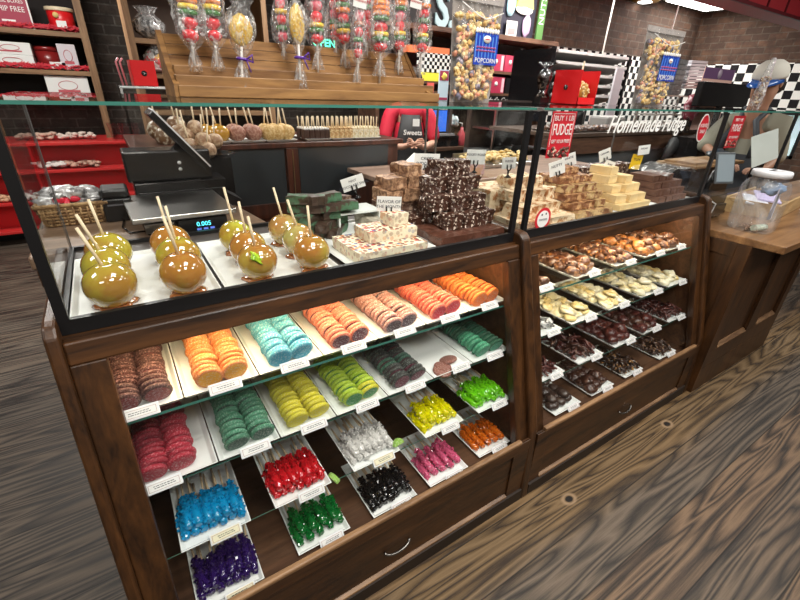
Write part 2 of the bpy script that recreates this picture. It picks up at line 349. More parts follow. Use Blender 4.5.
# red soffit over the right-hand counter
redsof = mat('soffit_red_paint', (.42, .03, .04), .5, bump=(3, .2))
so = MB().box(2.5, 10, 2.1, 2.35, 2.33, CEIL - .002)
struct('trim_3', so, redsof)
sg = MB()
for i in range(18): sg.box(2.8 + i * .42, 2.815 + i * .42, 2.085, 2.1, 2.34, CEIL - .002)
sg.box(2.5, 10, 2.08, 2.1, 2.318, 2.345)
struct('trim_4', sg, mat('soffit_dark_seam', (.12, .01, .015), .5))

# ceiling fixtures
lamp_on = mat('lit_diffuser', (1, 1, 1), .5, emit=((1, .98, .94), 9))
x, y, sx, sy = 8.35, 4.15, .62, .28
t = thing('ceiling_light', 'bright flat ceiling light panel above the kitchen corner beside the red soffit', 'light', (x, y, CEIL - .06))
obj('frame', MB().box(-sx - .03, sx + .03, -sy - .03, sy + .03, 0.01, .058), white, t)
obj('diffuser', MB().box(-sx, sx, -sy, sy, -.004, .009), lamp_on, t)
area('ceiling_panel_light', (8.0, 3.9, CEIL - .1), 1.2, .5, 45, (1, .97, .93))
# track head lamp left of the panel
t = thing('track_lamp', 'brass coloured round spotlight on the dark ceiling left of the light panel', 'light', tuple(atZ(645, 2, CEIL - .12)))
obj('housing', MB().lathe([(.06, .12), (.16, .10), (.20, .02), (.18, 0)], seg=20), mat('brass', (.55, .35, .10), .35, .8), t)
obj('bulb', MB().lathe([(0, -.02), (.09, -.01), (.12, .02), (.1, .04)], seg=16), lamp_on, t)
# conduit rods hanging from the ceiling over the gift box
for px, py, y in ((602, 8, 3.4), (664, 5, 3.9)):
    p = atY(px, 60, y)
    solo('hanging_rod', MB().tube([(p.x, y, CEIL), (p.x - .02, y, CEIL - 1.25)], .009, 8), mat('white_rod', (.75, .72, .68), .4), 'thin white rod hanging from the ceiling ' + ('over the open red gift box' if px < 620 else 'behind the right popcorn bag'), 'rod')

# ================================================================ WOODEN CANDY CASES
def YF(z): return .775 + (z - .355) * .265
CASES = [(-.165, 1.155, -.10, 1.095), (1.20, 2.54, 1.255, 2.49)]
SHELF_Z = (.855, .665, .472)
deckm = wood('case_deck_wood', (.035, .016, .009), (.10, .048, .025), 'X', 6, .4, .15)
def endboard(name, x0, x1):
    prof = [(.735, 0), (.752, .27), (.757, .36), (.835, .66), (.895, .88), (.948, 1.07), (.957, 1.10), (.975, 1.116), (1.0, 1.12), (1.50, 1.12), (1.50, 0)]
    return MB().prism(prof, x0, x1, 'x')
for ci, (x0, x1, ox0, ox1) in enumerate(CASES):
    t = thing('candy_display_case', ['dark walnut display case with rainbow rows of sugared jelly slices and rock candy', 'dark walnut display case filled with chocolate clusters and white bark, right of the rainbow one'][ci], 'display case', ((x0 + x1) / 2, 1.1, 0))
    O = lambda n, mb, m_, bev=0.: obj(n, mb, m_, t, bev, world=True)
    def face(z0, z1, a, b, out=0., th=.035):
        return MB().prism([(YF(z0) - out, z0), (YF(z1) - out, z1), (YF(z1) - out + th, z1), (YF(z0) - out + th, z0)], a, b, 'x')
    if ci == 0: O('end_board', endboard('', -.190, -.165), walnut_z, .006)
    O('end_board', endboard('', x1, x1 + .044), walnut_z, .008)
    O('top_rail', face(1.03, 1.078, x0, x1, .0), walnut, .004)
    O('stile', face(.27, 1.03, x0, ox0), walnut_z, .003); O('stile', face(.27, 1.03, ox1, x1), walnut_z, .003)
    O('ledge', MB().prism([(.748, .334), (.748, .342), (.752, .346), (.766, .346), (.770, .280), (.766, .280)], ox0 - .01, ox1 + .01, 'x'), worn, .002)
    lp = MB(); lp.prism([(.756, .30), (.756, .333), (.764, .333), (.768, .275), (.80, .262), (.80, .06), (.765, .055), (.755, .075)], x0, x1, 'x')
    O('lower_panel', lp, walnut)
    fr = MB()
    for a, b, c, d in ((x0, x1, .285, .333), (x0, x0 + .07, .058, .285), (x1 - .085, x1, .058, .285)):
        fr.prism([(.748, c), (.750, d), (.7545, d), (.7545, c)], a, b, 'x')
    O('drawer_surround', fr, walnut, .002)
    O('bottom_moulding', MB().prism([(.744, .050), (.744, .064), (.760, .072), (.79, .050)], x0 + .07, x1 - .085, 'x'), worn, .002)
    O('plinth', MB().box(x0, x1, .738, .80, 0, .058), mat('plinth_dark_wood', (.016, .008, .004), .6))
    # inside
    O('deck', MB().box(x0, x1, .777, 1.46, .262, .282), deckm)
    O('back_panel', MB().box(x0, x1, 1.44, 1.46, .28, 1.075), walnut_in)
    for sa, sb in ((x0, x0 + .012), (x1 - .012, x1)): O('side_lining', MB().prism([(YF(.30) + .035, .282), (YF(1.03) + .035, 1.03), (1.44, 1.03), (1.44, .282)], sa, sb, 'x'), walnut_in)
    O('case_top', MB().box(x0, x1, .985, 1.50, 1.052, 1.079), walnut)
    sc = MB(); sc.box(x0 + .06, x1 - .06, 1.0, 1.06, 1.046, 1.052)
    O('lamp_strip', sc, mat('strip_housing', (.8, .75, .6), .5))
    for z in SHELF_Z:
        s_ = MB(); y0 = YF(z) + (.04 if z > .8 else .055); y1 = 1.40; a, b = x0 + .013, x1 - .013; c, d = z - (.004 if z > .8 else .0), z + .004
        s_.add([(a, y0, d), (b, y0, d), (b, y1, d), (a, y1, d)], [(0, 1, 2, 3)]); s_.mat = 1
        s_.add([(a, y0, c), (b, y0, c), (b, y0, d), (a, y0, d)], [(0, 1, 2, 3)])
        O('glass_shelf', s_, [clear, gedge])
        o_ = bpy.data.objects[-1]
    g = MB(); q = .014
    g.add([(ox0, YF(.35) + q, .35), (ox1, YF(.35) + q, .35), (ox1, YF(1.03) + q, 1.03), (ox0, YF(1.03) + q, 1.03)], [(0, 1, 2, 3)])
    O('front_glass', g, clear)
    # curved pull on the lower panel
    hx = (x0 + x1) / 2 - .01 if ci == 0 else (x0 + x1) / 2 + .12
    if ci == 0: hx = atY(397, 556, .75).x
    else: hx = atY(624, 412, .75).x
    pth = [(hx + .05 * math.cos(a), .752 - .014 * math.sin(a), .165 + (-.014) * math.sin(a)) for a in [PI * k / 10 for k in range(11)]]
    O('drawer_pull', MB().tube(pth, .0045, 8), mat('aged_chrome', (.20, .19, .18), .35, 1))

# ================================================================ GLASS CASES ON TOP
GT = 1.519
def glasscase(x0, x1, lab, deep=1.56):
    t = thing('glass_display_case', lab, 'display case', ((x0 + x1) / 2, 1.25, 1.08))
    O = lambda n, mb, m_, bev=0.: obj(n, mb, m_, t, bev, world=True)
    b = MB(); b.box(x0, x1, 1.0, 1.014, 1.08, 1.113); b.box(x0, x1, deep - .014, deep, 1.08, 1.10); b.box(x0, x0 + .012, 1.014, deep - .014, 1.08, 1.10); b.box(x1 - .012, x1, 1.014, deep - .014, 1.08, 1.10)
    O('base_frame', b, black)
    O('base_floor', MB().box(x0 + .012, x1 - .012, 1.014, deep - .014, 1.081, 1.088), mat('case_floor_dark', (.05, .04, .035), .5))
    for a in (x0, x1 - .020):
        O('front_post', MB().box(a, a + .020, 1.0, 1.014, 1.113, GT - .006), black)
    for a in (x0, x1 - .012):
        O('rear_post', MB().box(a, a + .007, deep - .007, deep, 1.10, GT - .006), mat('aluminium', (.22, .22, .22), .4, .9))
    O('front_pane', MB().add([(x0 + .02, 1.006, 1.113), (x1 - .02, 1.006, 1.113), (x1 - .02, 1.006, GT - .004), (x0 + .02, 1.006, GT - .004)], [(0, 1, 2, 3)]), clear)
    for a in (x0 + .006, x1 - .006):
        O('side_pane', MB().add([(a, 1.014, 1.10), (a, deep - .012, 1.10), (a, deep - .012, GT - .004), (a, 1.014, GT - .004)], [(0, 1, 2, 3)]), clear)
    p = MB(); c, d = GT - .0025, GT + .004; a, b2, y0, y1 = x0 - .004, x1 + .004, .992, deep
    p.add([(a, y0, d), (b2, y0, d), (b2, y1, d), (a, y1, d)], [(0, 1, 2, 3)]); p.mat = 1
    p.add([(a, y0, c), (b2, y0, c), (b2, y0, d), (a, y0, d)], [(0, 1, 2, 3)])
    O('top_pane', p, [clear, gedge])
    return t
gc1 = glasscase(-.165, 1.157, 'left black-framed glass case with caramel apples and fudge on top of the walnut case')
gc2 = glasscase(1.20, 2.545, 'right black-framed glass case lettered in white script, holding pale and dark fudge')

# ================================================================ RIGHT COUNTER
t = thing('service_counter', 'dark panelled wooden counter with overhanging worn top at the right end of the cases', 'counter', (3.2, .9, 0))
O = lambda n, mb, m_, bev=0.: obj(n, mb, m_, t, bev, world=True)
O('countertop', MB().box(2.594, 5.6, .59, 1.30, .912, .95), wood('countertop_wood', (.12, .052, .020), (.33, .175, .075), 'X', 5, .3, .3), .004)
O('base', MB().box(2.60, 3.64, .735, 1.25, 0, .912), walnut_z)
fz = MB()
for a, b, c, d in ((2.596, 3.645, .17, .28), (2.596, 3.645, .86, .912), (2.596, 2.70, .28, .86), (3.10, 3.24, .28, .86), (3.56, 3.645, .28, .86), (2.596, 3.645, 0, .17)):
    fz.box(a, b, .716, .735, c, d)
O('panel_frame', fz, walnut_z, .002)
fs = MB(); fs.box(2.592, 2.60, .716, .78, 0, .912); fs.box(2.592, 2.60, .78, 1.25, .84, .912)
O('end_trim', fs, walnut_z, .002)
for a, b in ((2.71, 3.09), (3.25, 3.55)):
    O('panel_bead', MB().prism([(.714, .278), (.714, .286), (.735, .300), (.735, .278)], a, b, 'x'), worn)

# ================================================================ TRAYS AND THEIR CARDS
def tray_mesh(w_, d_, h=.014):
    """shallow dish with a flared rim; origin front-centre, runs back along +y"""
    a = w_ / 2; q = .010; t_ = .0025
    def ring(k, z): return [(-a + k, k, z), (a - k, k, z), (a - k, d_ - k, z), (-a + k, d_ - k, z)]
    v = ring(.012, 0) + ring(.0, h) + ring(.004, h) + ring(.014, .003)
    f = [(3, 2, 1, 0)]
    for r in range(3):
        for i in range(4): f.append((r * 4 + i, r * 4 + (i + 1) % 4, r * 4 + 4 + (i + 1) % 4, r * 4 + 4 + i))
    f.append((12, 13, 14, 15)); m_ = MB(); m_.add(v, f); return m_
_tm = {}
def tray(x0, x1, yf, z, depth, label, group=None, m_=None):
    key = (round(x1 - x0, 3), round(depth, 3), (m_ or white).name)
    if key not in _tm: _tm[key] = tray_mesh(*key[:2]).mesh('tray', m_ or white, .0015)
    o = link('tray', _tm[key], None, ((x0 + x1) / 2, yf, z)); return tag(o, label, 'tray', group)
card_clear = mat('acrylic_holder', (.80, .82, .84), .12, spec=.8)
card_me = MB(); card_me.box(-.040, .040, -.0012, .0012, -.014, .014); card_me = card_me.mesh('card', card_clear, .001)
pm = MB(); pm.box(-.036, .036, -.0022, -.0010, -.0105, .0105); paper_me = pm.mesh('label_paper', paper)
pl = MB(); pl.box(-.033, .033, -.0028, -.0023, -.0085, -.0078); pl.box(-.033, .033, -.0028, -.0023, .0078, .0085); pl.box(-.0338, -.033, -.0028, -.0023, -.0085, .0085); pl.box(.033, .0338, -.0028, -.0023, -.0085, .0085)
border_me = pl.mesh('printed_border', mat('card_border_ink', (.35, .18, .22), .6))
def price_card(x, y, z, label, words=('',), tint=None, yaw=0.):
    """little plastic holder clipped over a tray's front rim"""
    t = thing('price_card', label, 'price card', (x, y, z), (math.radians(-38), 0, yaw), 'price cards on the tray fronts')
    a = link('holder', card_me, t); b = link('label_paper', paper_me if tint is None else paper_me_y, a); c = link('printed_border', border_me, b)
    ln = MB(); r = random.Random(int(x * 1000 + z * 777))
    for zz in (.0025, -.0022):
        xx = -.024 + r.uniform(0, .006)
        while xx < .020:
            w_ = r.uniform(.002, .008); ln.box(xx, xx + w_, -.0029, -.0023, zz - .0008, zz + .0008); xx += w_ + .0016
    obj('print', ln, ink, b)
    return t
paper_me_y = paper_me.copy(); paper_me_y.materials[0] = mat('cream_paper', (.80, .76, .55), .6)

# ================================================================ SUGARED JELLY SLICES
def slice_mesh(r=.0338, th=.0150):
    prof = [(0, 0), (r * .55, 0), (r * .80, .0005), (r * .93, .0022), (r, .0055), (r, th - .0055), (r * .93, th - .0022), (r * .80, th - .0005), (r * .55, th), (0, th)]
    m_ = MB(); M = Matrix.Rotation(PI / 2, 3, 'X'); m_.lathe(prof, seg=22, M=M)
    for i in range(len(m_.f)):
        k = i // 22; m_.mi[i] = 1 if k in (0, 1, 7, 8) else 0
    return m_
sl_me = slice_mesh().mesh('jelly_slice', [white, white])
def sugar(name, c, c2):
    m_ = mat(name, c, .55, n=(230, c2, .50, .66), bump=(300, 1.)); nt = m_.node_tree; b = nt.nodes['Principled BSDF']
    oi = nt.nodes.new('ShaderNodeObjectInfo'); r = ramp(nt, oi.outputs['Random'], [(0, 0), (1, .55)]); prev = b.inputs['Base Color'].links[0].from_socket
    nt.links.new(_mix(nt, r, prev, tuple(q * .55 + .03 for q in c)), b.inputs['Base Color']); return m_
def _unused_sugar(name, c, c2):
    return mat(name, c, .55, n=(310, c2, .52, .74), bump=(420, .9), sss=.0, kind='Object')
def slices(cx, yf, z, n, pitch, cols, face, label, group, gap=.064, skip=None, name='jelly_slice', lean=-.34, cat='candy'):
    """two columns of slices standing on edge and leaning back, flat faces to the customer"""
    for s in (-1, 1):
        for k in range(n):
            if skip and skip(s, k): continue
            o = link(name, sl_me); c = cols(s, k) if callable(cols) else cols
            for i_, mm in enumerate((c, face)):
                o.material_slots[i_].link = 'OBJECT'; o.material_slots[i_].material = mm
            o.location = (cx + s * gap / 2 + random.uniform(-.0035, .0035), yf + .018 + k * pitch + (0 if s < 0 else .004), z + .0305 + random.uniform(-.0015, .002))
            o.rotation_mode = 'YXZ'; o.rotation_euler = (-lean + random.uniform(-.10, .10), random.uniform(-3, 3), random.uniform(-.07, .07))
            tag(o, f"{label.split(' sugared')[0]} jelly slice, {ORD[k]} from the front in the {'left' if s < 0 else 'right'} row", cat, group)
def S(n, c, c2=None): return sugar(n + '_sugared_jelly', c, c2 or tuple(min(1, x * .45 + .42) for x in c))
R1 = [
 ('brown and pink', S('cherry_cola', (.075, .020, .016), (.42, .24, .22)), S('rose_face', (.30, .05, .05))),
 ('orange and gold', S('tangerine', (.80, .24, .05), (.95, .62, .38)), S('gold_face', (.90, .42, .02))),
 ('pale blue', S('pale_blue', (.09, .46, .60), (.66, .84, .84)), S('blue_face', (.04, .36, .52))),
 ('salmon', S('salmon', (.86, .22, .12), (.95, .58, .46)), S('maroon_face', (.14, .03, .05))),
 ('pinkish white', S('frosted_pink', (.48, .22, .19), (.82, .66, .62)), S('grape_face', (.10, .05, .07))),
 ('bright red', S('coral_red', (.90, .16, .09), (.95, .48, .36)), S('red_face', (.75, .02, .05))),
 ('bright orange', S('orange', (.95, .22, .03), (.98, .42, .14)), S('orange_face', (.92, .20, .02))),
]
TX1 = [(-.165, .0212), (.0228, .203), (.205, .385), (.387, .567), (.569, .749), (.751, .933), (.935, 1.118)]
yf1 = YF(.86) + .045
place = ['far left of the top shelf', 'second from the left on the top shelf', 'third from the left on the top shelf', 'middle of the top shelf', 'third from the right on the top shelf', 'second from the right on the top shelf', 'right end of the top shelf']
for (a, b), (nm, c, fc), pl_ in zip(TX1, R1, place):
    ap = a if a > -.15 else -.150; b = min(b, 1.132)
    tray(ap, b, yf1, .860, .37, f'white tray under {nm} jelly slices, {pl_}', 'white trays on the top shelf')
    slices((a + b) / 2 + .008, yf1 + .015, .864, 12, .0208, c, fc, f'{nm} sugared jelly slice, {pl_}', f'{nm} jelly slices')
    price_card((a + b) / 2 + (.005 if a > -.1 else .0), yf1 - .002, .872, f'small white card on the tray of {nm} jelly slices')
R2 = [
 ('raspberry pink', S('raspberry', (.42, .012, .035), (.70, .25, .28)), S('raspberry_face', (.50, .03, .06))),
 ('dusty green', S('dusty_green', (.07, .26, .15), (.38, .58, .46)), S('dusty_green_face', (.05, .13, .09))),
 ('lemon yellow', S('lemon', (.75, .66, .02), (.90, .86, .35)), S('lemon_face', (.85, .74, .03))),
 ('lime and yellow', S('lime', (.42, .60, .02), (.72, .84, .28)), S('green_core_face', (.07, .34, .10))),
 ('dark green and plum', S('dark_plum', (.030, .030, .028), (.26, .30, .26)), S('plum_face', (.18, .02, .05))),
 None,
 ('mint green', S('mint', (.05, .36, .18), (.40, .72, .52)), S('mint_face', (.07, .40, .24))),
]
TX2 = [(-.150, .062), (.064, .225), (.227, .396), (.398, .576), (.578, .758), (.760, .936), (.938, 1.122)]
yf2 = YF(.67) + .045
pl2 = ['left end of the second shelf', 'second from the left on the second shelf', 'third from the left on the second shelf', 'middle of the second shelf', 'third from the right on the second shelf', 'second from the right on the second shelf', 'right end of the second shelf']
lime_y = S('lime_end', (.75, .70, .02), (.90, .88, .3)); mint_d = S('mint_dark', (.02, .10, .05), (.12, .22, .15)); plum_g = S('plum_green', (.04, .12, .08), (.25, .38, .30))
for i, ((a, b), r, pl_) in enumerate(zip(TX2, R2, pl2)):
    cx = (a + b) / 2
    if r is None:
        tray(a, b, yf2, .670, .36, 'nearly empty white tray with two jelly slices left, second shelf', 'white trays on the second shelf')
        brownj = S('brown_left', (.28, .10, .07), (.55, .38, .33))
        for k, (dx, dy, rz) in enumerate([(.030, .075, .5), (-.012, .045, -.9), (-.030, .028, -1.2)]):
            o = link('jelly_slice', sl_me, None, (cx + dx, yf2 + dy, .682), (1.25 + .15 * k, .1, rz))
            for i_ in (0, 1): o.material_slots[i_].link = 'OBJECT'; o.material_slots[i_].material = brownj
            tag(o, 'brown leftover jelly slice in the nearly empty tray, ' + ['rear right one', 'front middle one', 'front left one'][k], 'candy', 'leftover jelly slices')
        price_card(cx + .035, yf2 + .004, .682, 'small white card on the nearly empty tray'); continue
    nm, c, fc = r
    tray(a, b, yf2, .670, .36, f'tray under {nm} jelly slices, {pl_}', 'white trays on the second shelf')
    cc = c
    if i == 3: cc = lambda s, k, c=c: lime_y if (k < 2 and s > 0) else c
    if i == 6: cc = lambda s, k, c=c: mint_d if (s > 0 or k > 5) else c
    if i == 4: cc = lambda s, k, c=c: plum_g if 3 < k < 6 else c
    slices(cx + .008 if i != 0 else cx - .004, yf2 + .016, .674, 12, .0208, cc, fc, f'{nm} sugared jelly slice, {pl_}', f'{nm} jelly slices')
    price_card(cx + (.012 if i else -.02), yf2 - .002, .682, f'small white card on the tray of {nm} jelly slices')

# ================================================================ ROCK CANDY ON STICKS
stickm = mat('lolly_stick_wood', (.62, .47, .30), .6)
def crystal_mesh(seed):
    r = random.Random(seed); m_ = MB()
    for k in range(120):
        yk = r.uniform(0, .105); rad = .0165 * (1 - .35 * abs(yk / .105 - .5) * 2) * r.uniform(.35, 1); a = r.uniform(0, 2 * PI); s_ = r.uniform(.0036, .0066)
        m_.rbox((rad * math.cos(a), yk, rad * math.sin(a)), (s_, s_ * r.uniform(.8, 1.6), s_), Euler((r.uniform(0, 3), r.uniform(0, 3), r.uniform(0, 3))).to_matrix())
    m_.tube([(0, 0, 0), (0, .03, 0), (0, .105, 0)], [.009, .013, .008], 7); return m_
cr_me = [crystal_mesh(q).mesh('sugar_crystals', white) for q in range(3)]
st_me = MB().tube([(0, .08, 0), (0, .178, 0)], .003, 6).mesh('stick', stickm)
def rock(name, c):
    m_ = mat(name + '_rock_sugar', c, .10, spec=.7, sss=.0, coat=.6); b = m_.node_tree.nodes['Principled BSDF']
    b.inputs['Transmission Weight'].default_value = .25; b.inputs['IOR'].default_value = 1.4; return m_
def rocktray(x0, x1, yf, z, nm, m_, lab, n=7, layers=2, dark=False, sticks=True, card=True, cdx=.02):
    tray(x0, x1, yf, z, .25, f'white tray of {nm} rock candy sticks, {lab}', 'white trays of rock candy')
    cx = (x0 + x1) / 2; w_ = (x1 - x0) - .036
    for L in range(layers):
        for k in range(n - (L % 2)):
            x = cx - w_ / 2 + (k + .5 * (L % 2)) * w_ / (n - 1)
            o = link('rock_candy', cr_me[(k + L) % 3], None, (x, yf + .030 + random.uniform(-.006, .008) + L * .008, z + .0185 + L * .019), (random.uniform(-.04, .04) + .02, random.uniform(0, 6), random.uniform(-.09, .09)))
            o.material_slots[0].link = 'OBJECT'; o.material_slots[0].material = m_
            tag(o, f"{nm} rock candy stick, {ORD[k]} from the left in the {'upper' if L else 'lower'} layer", 'rock candy', f'{nm} rock candy sticks')
            link('stick', st_me, o)
    if card: price_card(cx + cdx, yf - .002, z + .013, f'small card clipped to the tray of {nm} rock candy', tint=1 if nm in ('sky blue', 'dark violet', 'clear white') else None)
yf3 = YF(.48) + .038; z3 = .4765
rocktray(-0.069, 0.107, yf3, z3, 'sky blue', rock('blue', (.004, .30, .62)), 'left of the third shelf')
rocktray(0.173, 0.347, yf3, z3, 'ruby red', rock('ruby', (.62, .012, .02)), 'third shelf, second from the left')
rocktray(0.421, 0.595, yf3, z3, 'clear white', rock('clear', (.82, .80, .77)), 'middle of the third shelf', layers=2)
rocktray(0.697, 0.871, yf3, z3, 'lemon yellow', rock('yellow', (.82, .74, .0)), 'third shelf, second from the right')
rocktray(0.941, 1.112, yf3, z3, 'lime green', rock('limec', (.18, .66, .01)), 'right end of the third shelf')
yf4 = .799; z4 = .2825
rocktray(-0.069, 0.108, yf4, z4, 'dark violet', rock('violet', (.030, .010, .11)), 'left of the bottom deck')
rocktray(0.213, 0.387, yf4 + .01, z4, 'emerald green', rock('emerald', (.005, .17, .030)), 'bottom deck, second from the left', n=5)
rocktray(0.466, 0.642, yf4, z4, 'black', rock('blackc', (.008, .008, .009)), 'middle of the bottom deck')
rocktray(0.698, 0.877, yf4, z4, 'rose pink', rock('pink', (.80, .13, .27)), 'bottom deck, second from the right', n=5)
rocktray(0.942, 1.112, yf4 + .01, z4, 'orange', rock('orangec', (.80, .17, .01)), 'right end of the bottom deck', n=5)
# two lime jelly wedges that have rolled off
wm = MB(); wm.smooth = False
pr = [(.022 * math.cos(PI * k / 12), .022 * math.sin(PI * k / 12)) for k in range(13)]
wm.prism(pr, -.008, .008, 'y'); lw_me = wm.mesh('lime_wedge', S('lime_wedge', (.30, .56, .08), (.62, .80, .40)), .003)
p = atZ(338, 478, .4765); o = link('lime_wedge', lw_me, None, (.362, .865, .4775), (-.35, 0, 1.9)); tag(o, 'lime green jelly wedge standing on the glass between red and clear rock candy', 'candy')
o = link('lime_wedge', lw_me, None, (.60, .868, .492), (-.5, .1, .2)); tag(o, 'lime green jelly wedge resting on the rim of the clear rock candy tray', 'candy')

# ================================================================ CHOCOLATES IN THE RIGHT CASE
def lump_meshes(kind, n=4):
    out = []
    for q in range(n):
        m_ = MB(); r = random.Random(hash(kind) % 999 + q if False else sum(map(ord, kind)) + q)
        if kind == 'cluster':
            m_.blob((0, 0, .012), (.024, .021, .015), .26, 2.4, 2, q + 1)
            for k in range(7):
                a = r.uniform(0, 6.28); d = r.uniform(.004, .017); m_.blob((d * math.cos(a), d * math.sin(a), .019 + r.uniform(-.004, .004)), (.0085, .006, .005), .1, 1, 1, k, Euler((r.uniform(-.6, .6), r.uniform(-.6, .6), a)).to_matrix())
        elif kind == 'bark':
            m_.blob((0, 0, .008), (.026, .020, .0085), .34, 2.2, 2, q + 11)
            for k in range(4):
                a = r.uniform(0, 6.28); d = r.uniform(.004, .014); m_.blob((d * math.cos(a), d * math.sin(a), .014), (.008, .007, .005), .2, 2, 1, k)
        elif kind == 'strip':
            for k in range(9):
                a = r.uniform(0, 3.14); m_.tube([(-.02 * math.cos(a) + r.uniform(-.007, .007), -.02 * math.sin(a), .004 + k * .0022), (r.uniform(-.006, .006), 0, .010 + k * .0022), (.02 * math.cos(a), .02 * math.sin(a) + r.uniform(-.007, .007), .004 + k * .0022)], .0034, 5)
        else:
            m_.blob((0, 0, .012), (.021, .017, .012), .12, 1.5, 2, q + 21)
            m_.blob((.003, .002, .020), (.010, .006, .004), .2, 2, 1, q)
        out.append(m_.mesh(kind, white))
    return out
LM = {k: lump_meshes(k) for k in ('cluster', 'bark', 'strip', 'drop')}
def what_lab(nm): return 'one of the ' + nm
def heap(x0, x1, yf, z, depth, kind, m_, n, what, lab, group, sc=1., levels=2):
    cx = (x0 + x1) / 2; w_ = x1 - x0 - .026; d_ = depth - .055; cols = 3; rows = 5; i = 0
    for L in range(levels):
        rr = rows if L == 0 else 3; cc = cols if L == 0 else 2
        for r_ in range(rr):
            for c_ in range(cc):
                if i >= n: return
                x = cx - w_ / 2 + (c_ + .5) * w_ / cc + random.uniform(-.005, .005); y = yf + .036 + (r_ + .30 + .5 * L) * d_ / rows + random.uniform(-.006, .006)
                o = link(what, random.choice(LM[kind]), None, (x, y, z + .004 + L * .021), (random.uniform(-.25, .25), random.uniform(-.25, .25), random.uniform(0, 6.28)))
                s_ = 1.42 * sc * random.uniform(.92, 1.12); o.scale = (s_, s_, s_)
                mm = m_[i % len(m_)] if isinstance(m_, (list, tuple)) else m_
                o.material_slots[0].link = 'OBJECT'; o.material_slots[0].material = mm
                tag(o, f"piece of {group}, {'upper' if L else 'lower'} layer, {ORD[r_]} row, {ORD[c_]} from the left", 'chocolate', group); i += 1
def choc(name, c, c2, s=60, lo=.5, hi=.6, rough=.35, bump=.5): return mat(name, c, rough, n=(s, c2, lo, hi), bump=(s * 1.5, bump), coat=.25)
nutm = choc('caramel_nut_chocolate', (.10, .035, .016), (.55, .24, .07)); nutm2 = choc('milk_chocolate_nut', (.085, .035, .02), (.34, .17, .08)); nutm3 = choc('caramel_pecan', (.42, .16, .04), (.10, .03, .012))
whc = choc('white_chocolate', (.80, .68, .38), (.88, .80, .58), 40); whc2 = choc('pale_white_chocolate', (.84, .78, .58), (.80, .70, .42), 40); yel = choc('yellowish_white_chocolate', (.80, .60, .24), (.86, .76, .48), 40); cook = choc('cookie_white_chocolate', (.74, .73, .70), (.06, .05, .05), 70, .48, .54)
dk = choc('dark_red_chocolate', (.060, .012, .010), (.16, .045, .03), 70); dk2 = choc('dark_chocolate', (.050, .018, .011), (.15, .07, .045), 60); dk3 = choc('dark_chocolate_oval', (.042, .024, .018), (.075, .050, .040), 40); dk4 = choc('dark_chocolate_gold_crumb', (.035, .014, .008), (.60, .30, .09), 75, .56, .62); dk5 = choc('dark_chocolate_tan_crumb', (.05, .020, .012), (.42, .24, .13), 75, .54, .62)
rows = [
 (.860, YF(.86) + .045, [
   ((1.225, 1.400), 'cluster', nutm2, 'milk chocolate clusters', 8), ((1.530, 1.715), 'cluster', [nutm2, nutm, nutm2], 'chocolate nut clusters', 17), ((1.820, 1.995), 'cluster', [nutm, nutm2, nutm], 'caramel nut clusters', 17), ((2.062, 2.255), 'cluster', [nutm3, nutm, nutm3], 'caramel pecan clusters', 17), ((2.278, 2.462), 'cluster', [nutm, nutm2], 'glossy brown nut clusters', 17)], 'top shelf of the right case'),
 (.670, YF(.67) + .045, [
   ((1.270, 1.438), 'strip', cook, 'cookie flecked white bark', 8), ((1.500, 1.690), 'bark', [yel, whc], 'yellowish white bark', 17), ((1.765, 1.950), 'bark', [whc, yel, whc2], 'cream coloured bark', 17), ((2.040, 2.250), 'bark', [whc2, whc], 'pale white bark', 17), ((2.290, 2.495), 'bark', [whc2, whc2, yel], 'chalk white bark', 17)], 'second shelf of the right case'),
 (.4765, YF(.48) + .045, [
   ((1.275, 1.453), 'strip', dk, 'dark red chocolate strips', 8), ((1.548, 1.733), 'strip', [dk, dk2], 'shaggy dark chocolate pieces', 17), ((1.822, 2.012), 'cluster', dk, 'dark cherry clusters', 17), ((2.066, 2.250), 'cluster', [dk, dk2], 'dark raisin clusters', 17), ((2.318, 2.505), 'strip', dk, 'dark berry chocolate pieces', 17)], 'third shelf of the right case'),
 (.2825, .812, [
   ((1.395, 1.577), 'drop', dk3, 'oval dark chocolates', 18), ((1.656, 1.838), 'cluster', dk2, 'knobbly dark chocolates', 17), ((1.933, 2.098), 'strip', dk4, 'dark chocolates with golden crumbs', 17), ((2.256, 2.436), 'strip', dk5, 'dark chocolates with tan crumbs', 17)], 'bottom deck of the right case')]
for z, yf, items, where in rows:
    for (a, b), kind, m_, nm, n in items:
        dp = .33 if z > .5 else .27
        tray(a, b, yf, z, dp, f'white tray holding {nm}, {where}', 'white trays in the right case')
        heap(a, b, yf, z, dp, kind, m_, n, 'chocolate_piece', f'{what_lab(nm)} on the {where}', nm)
        price_card(b - .060, yf - .001, z + .013, f'small card clipped to the tray of {nm}')

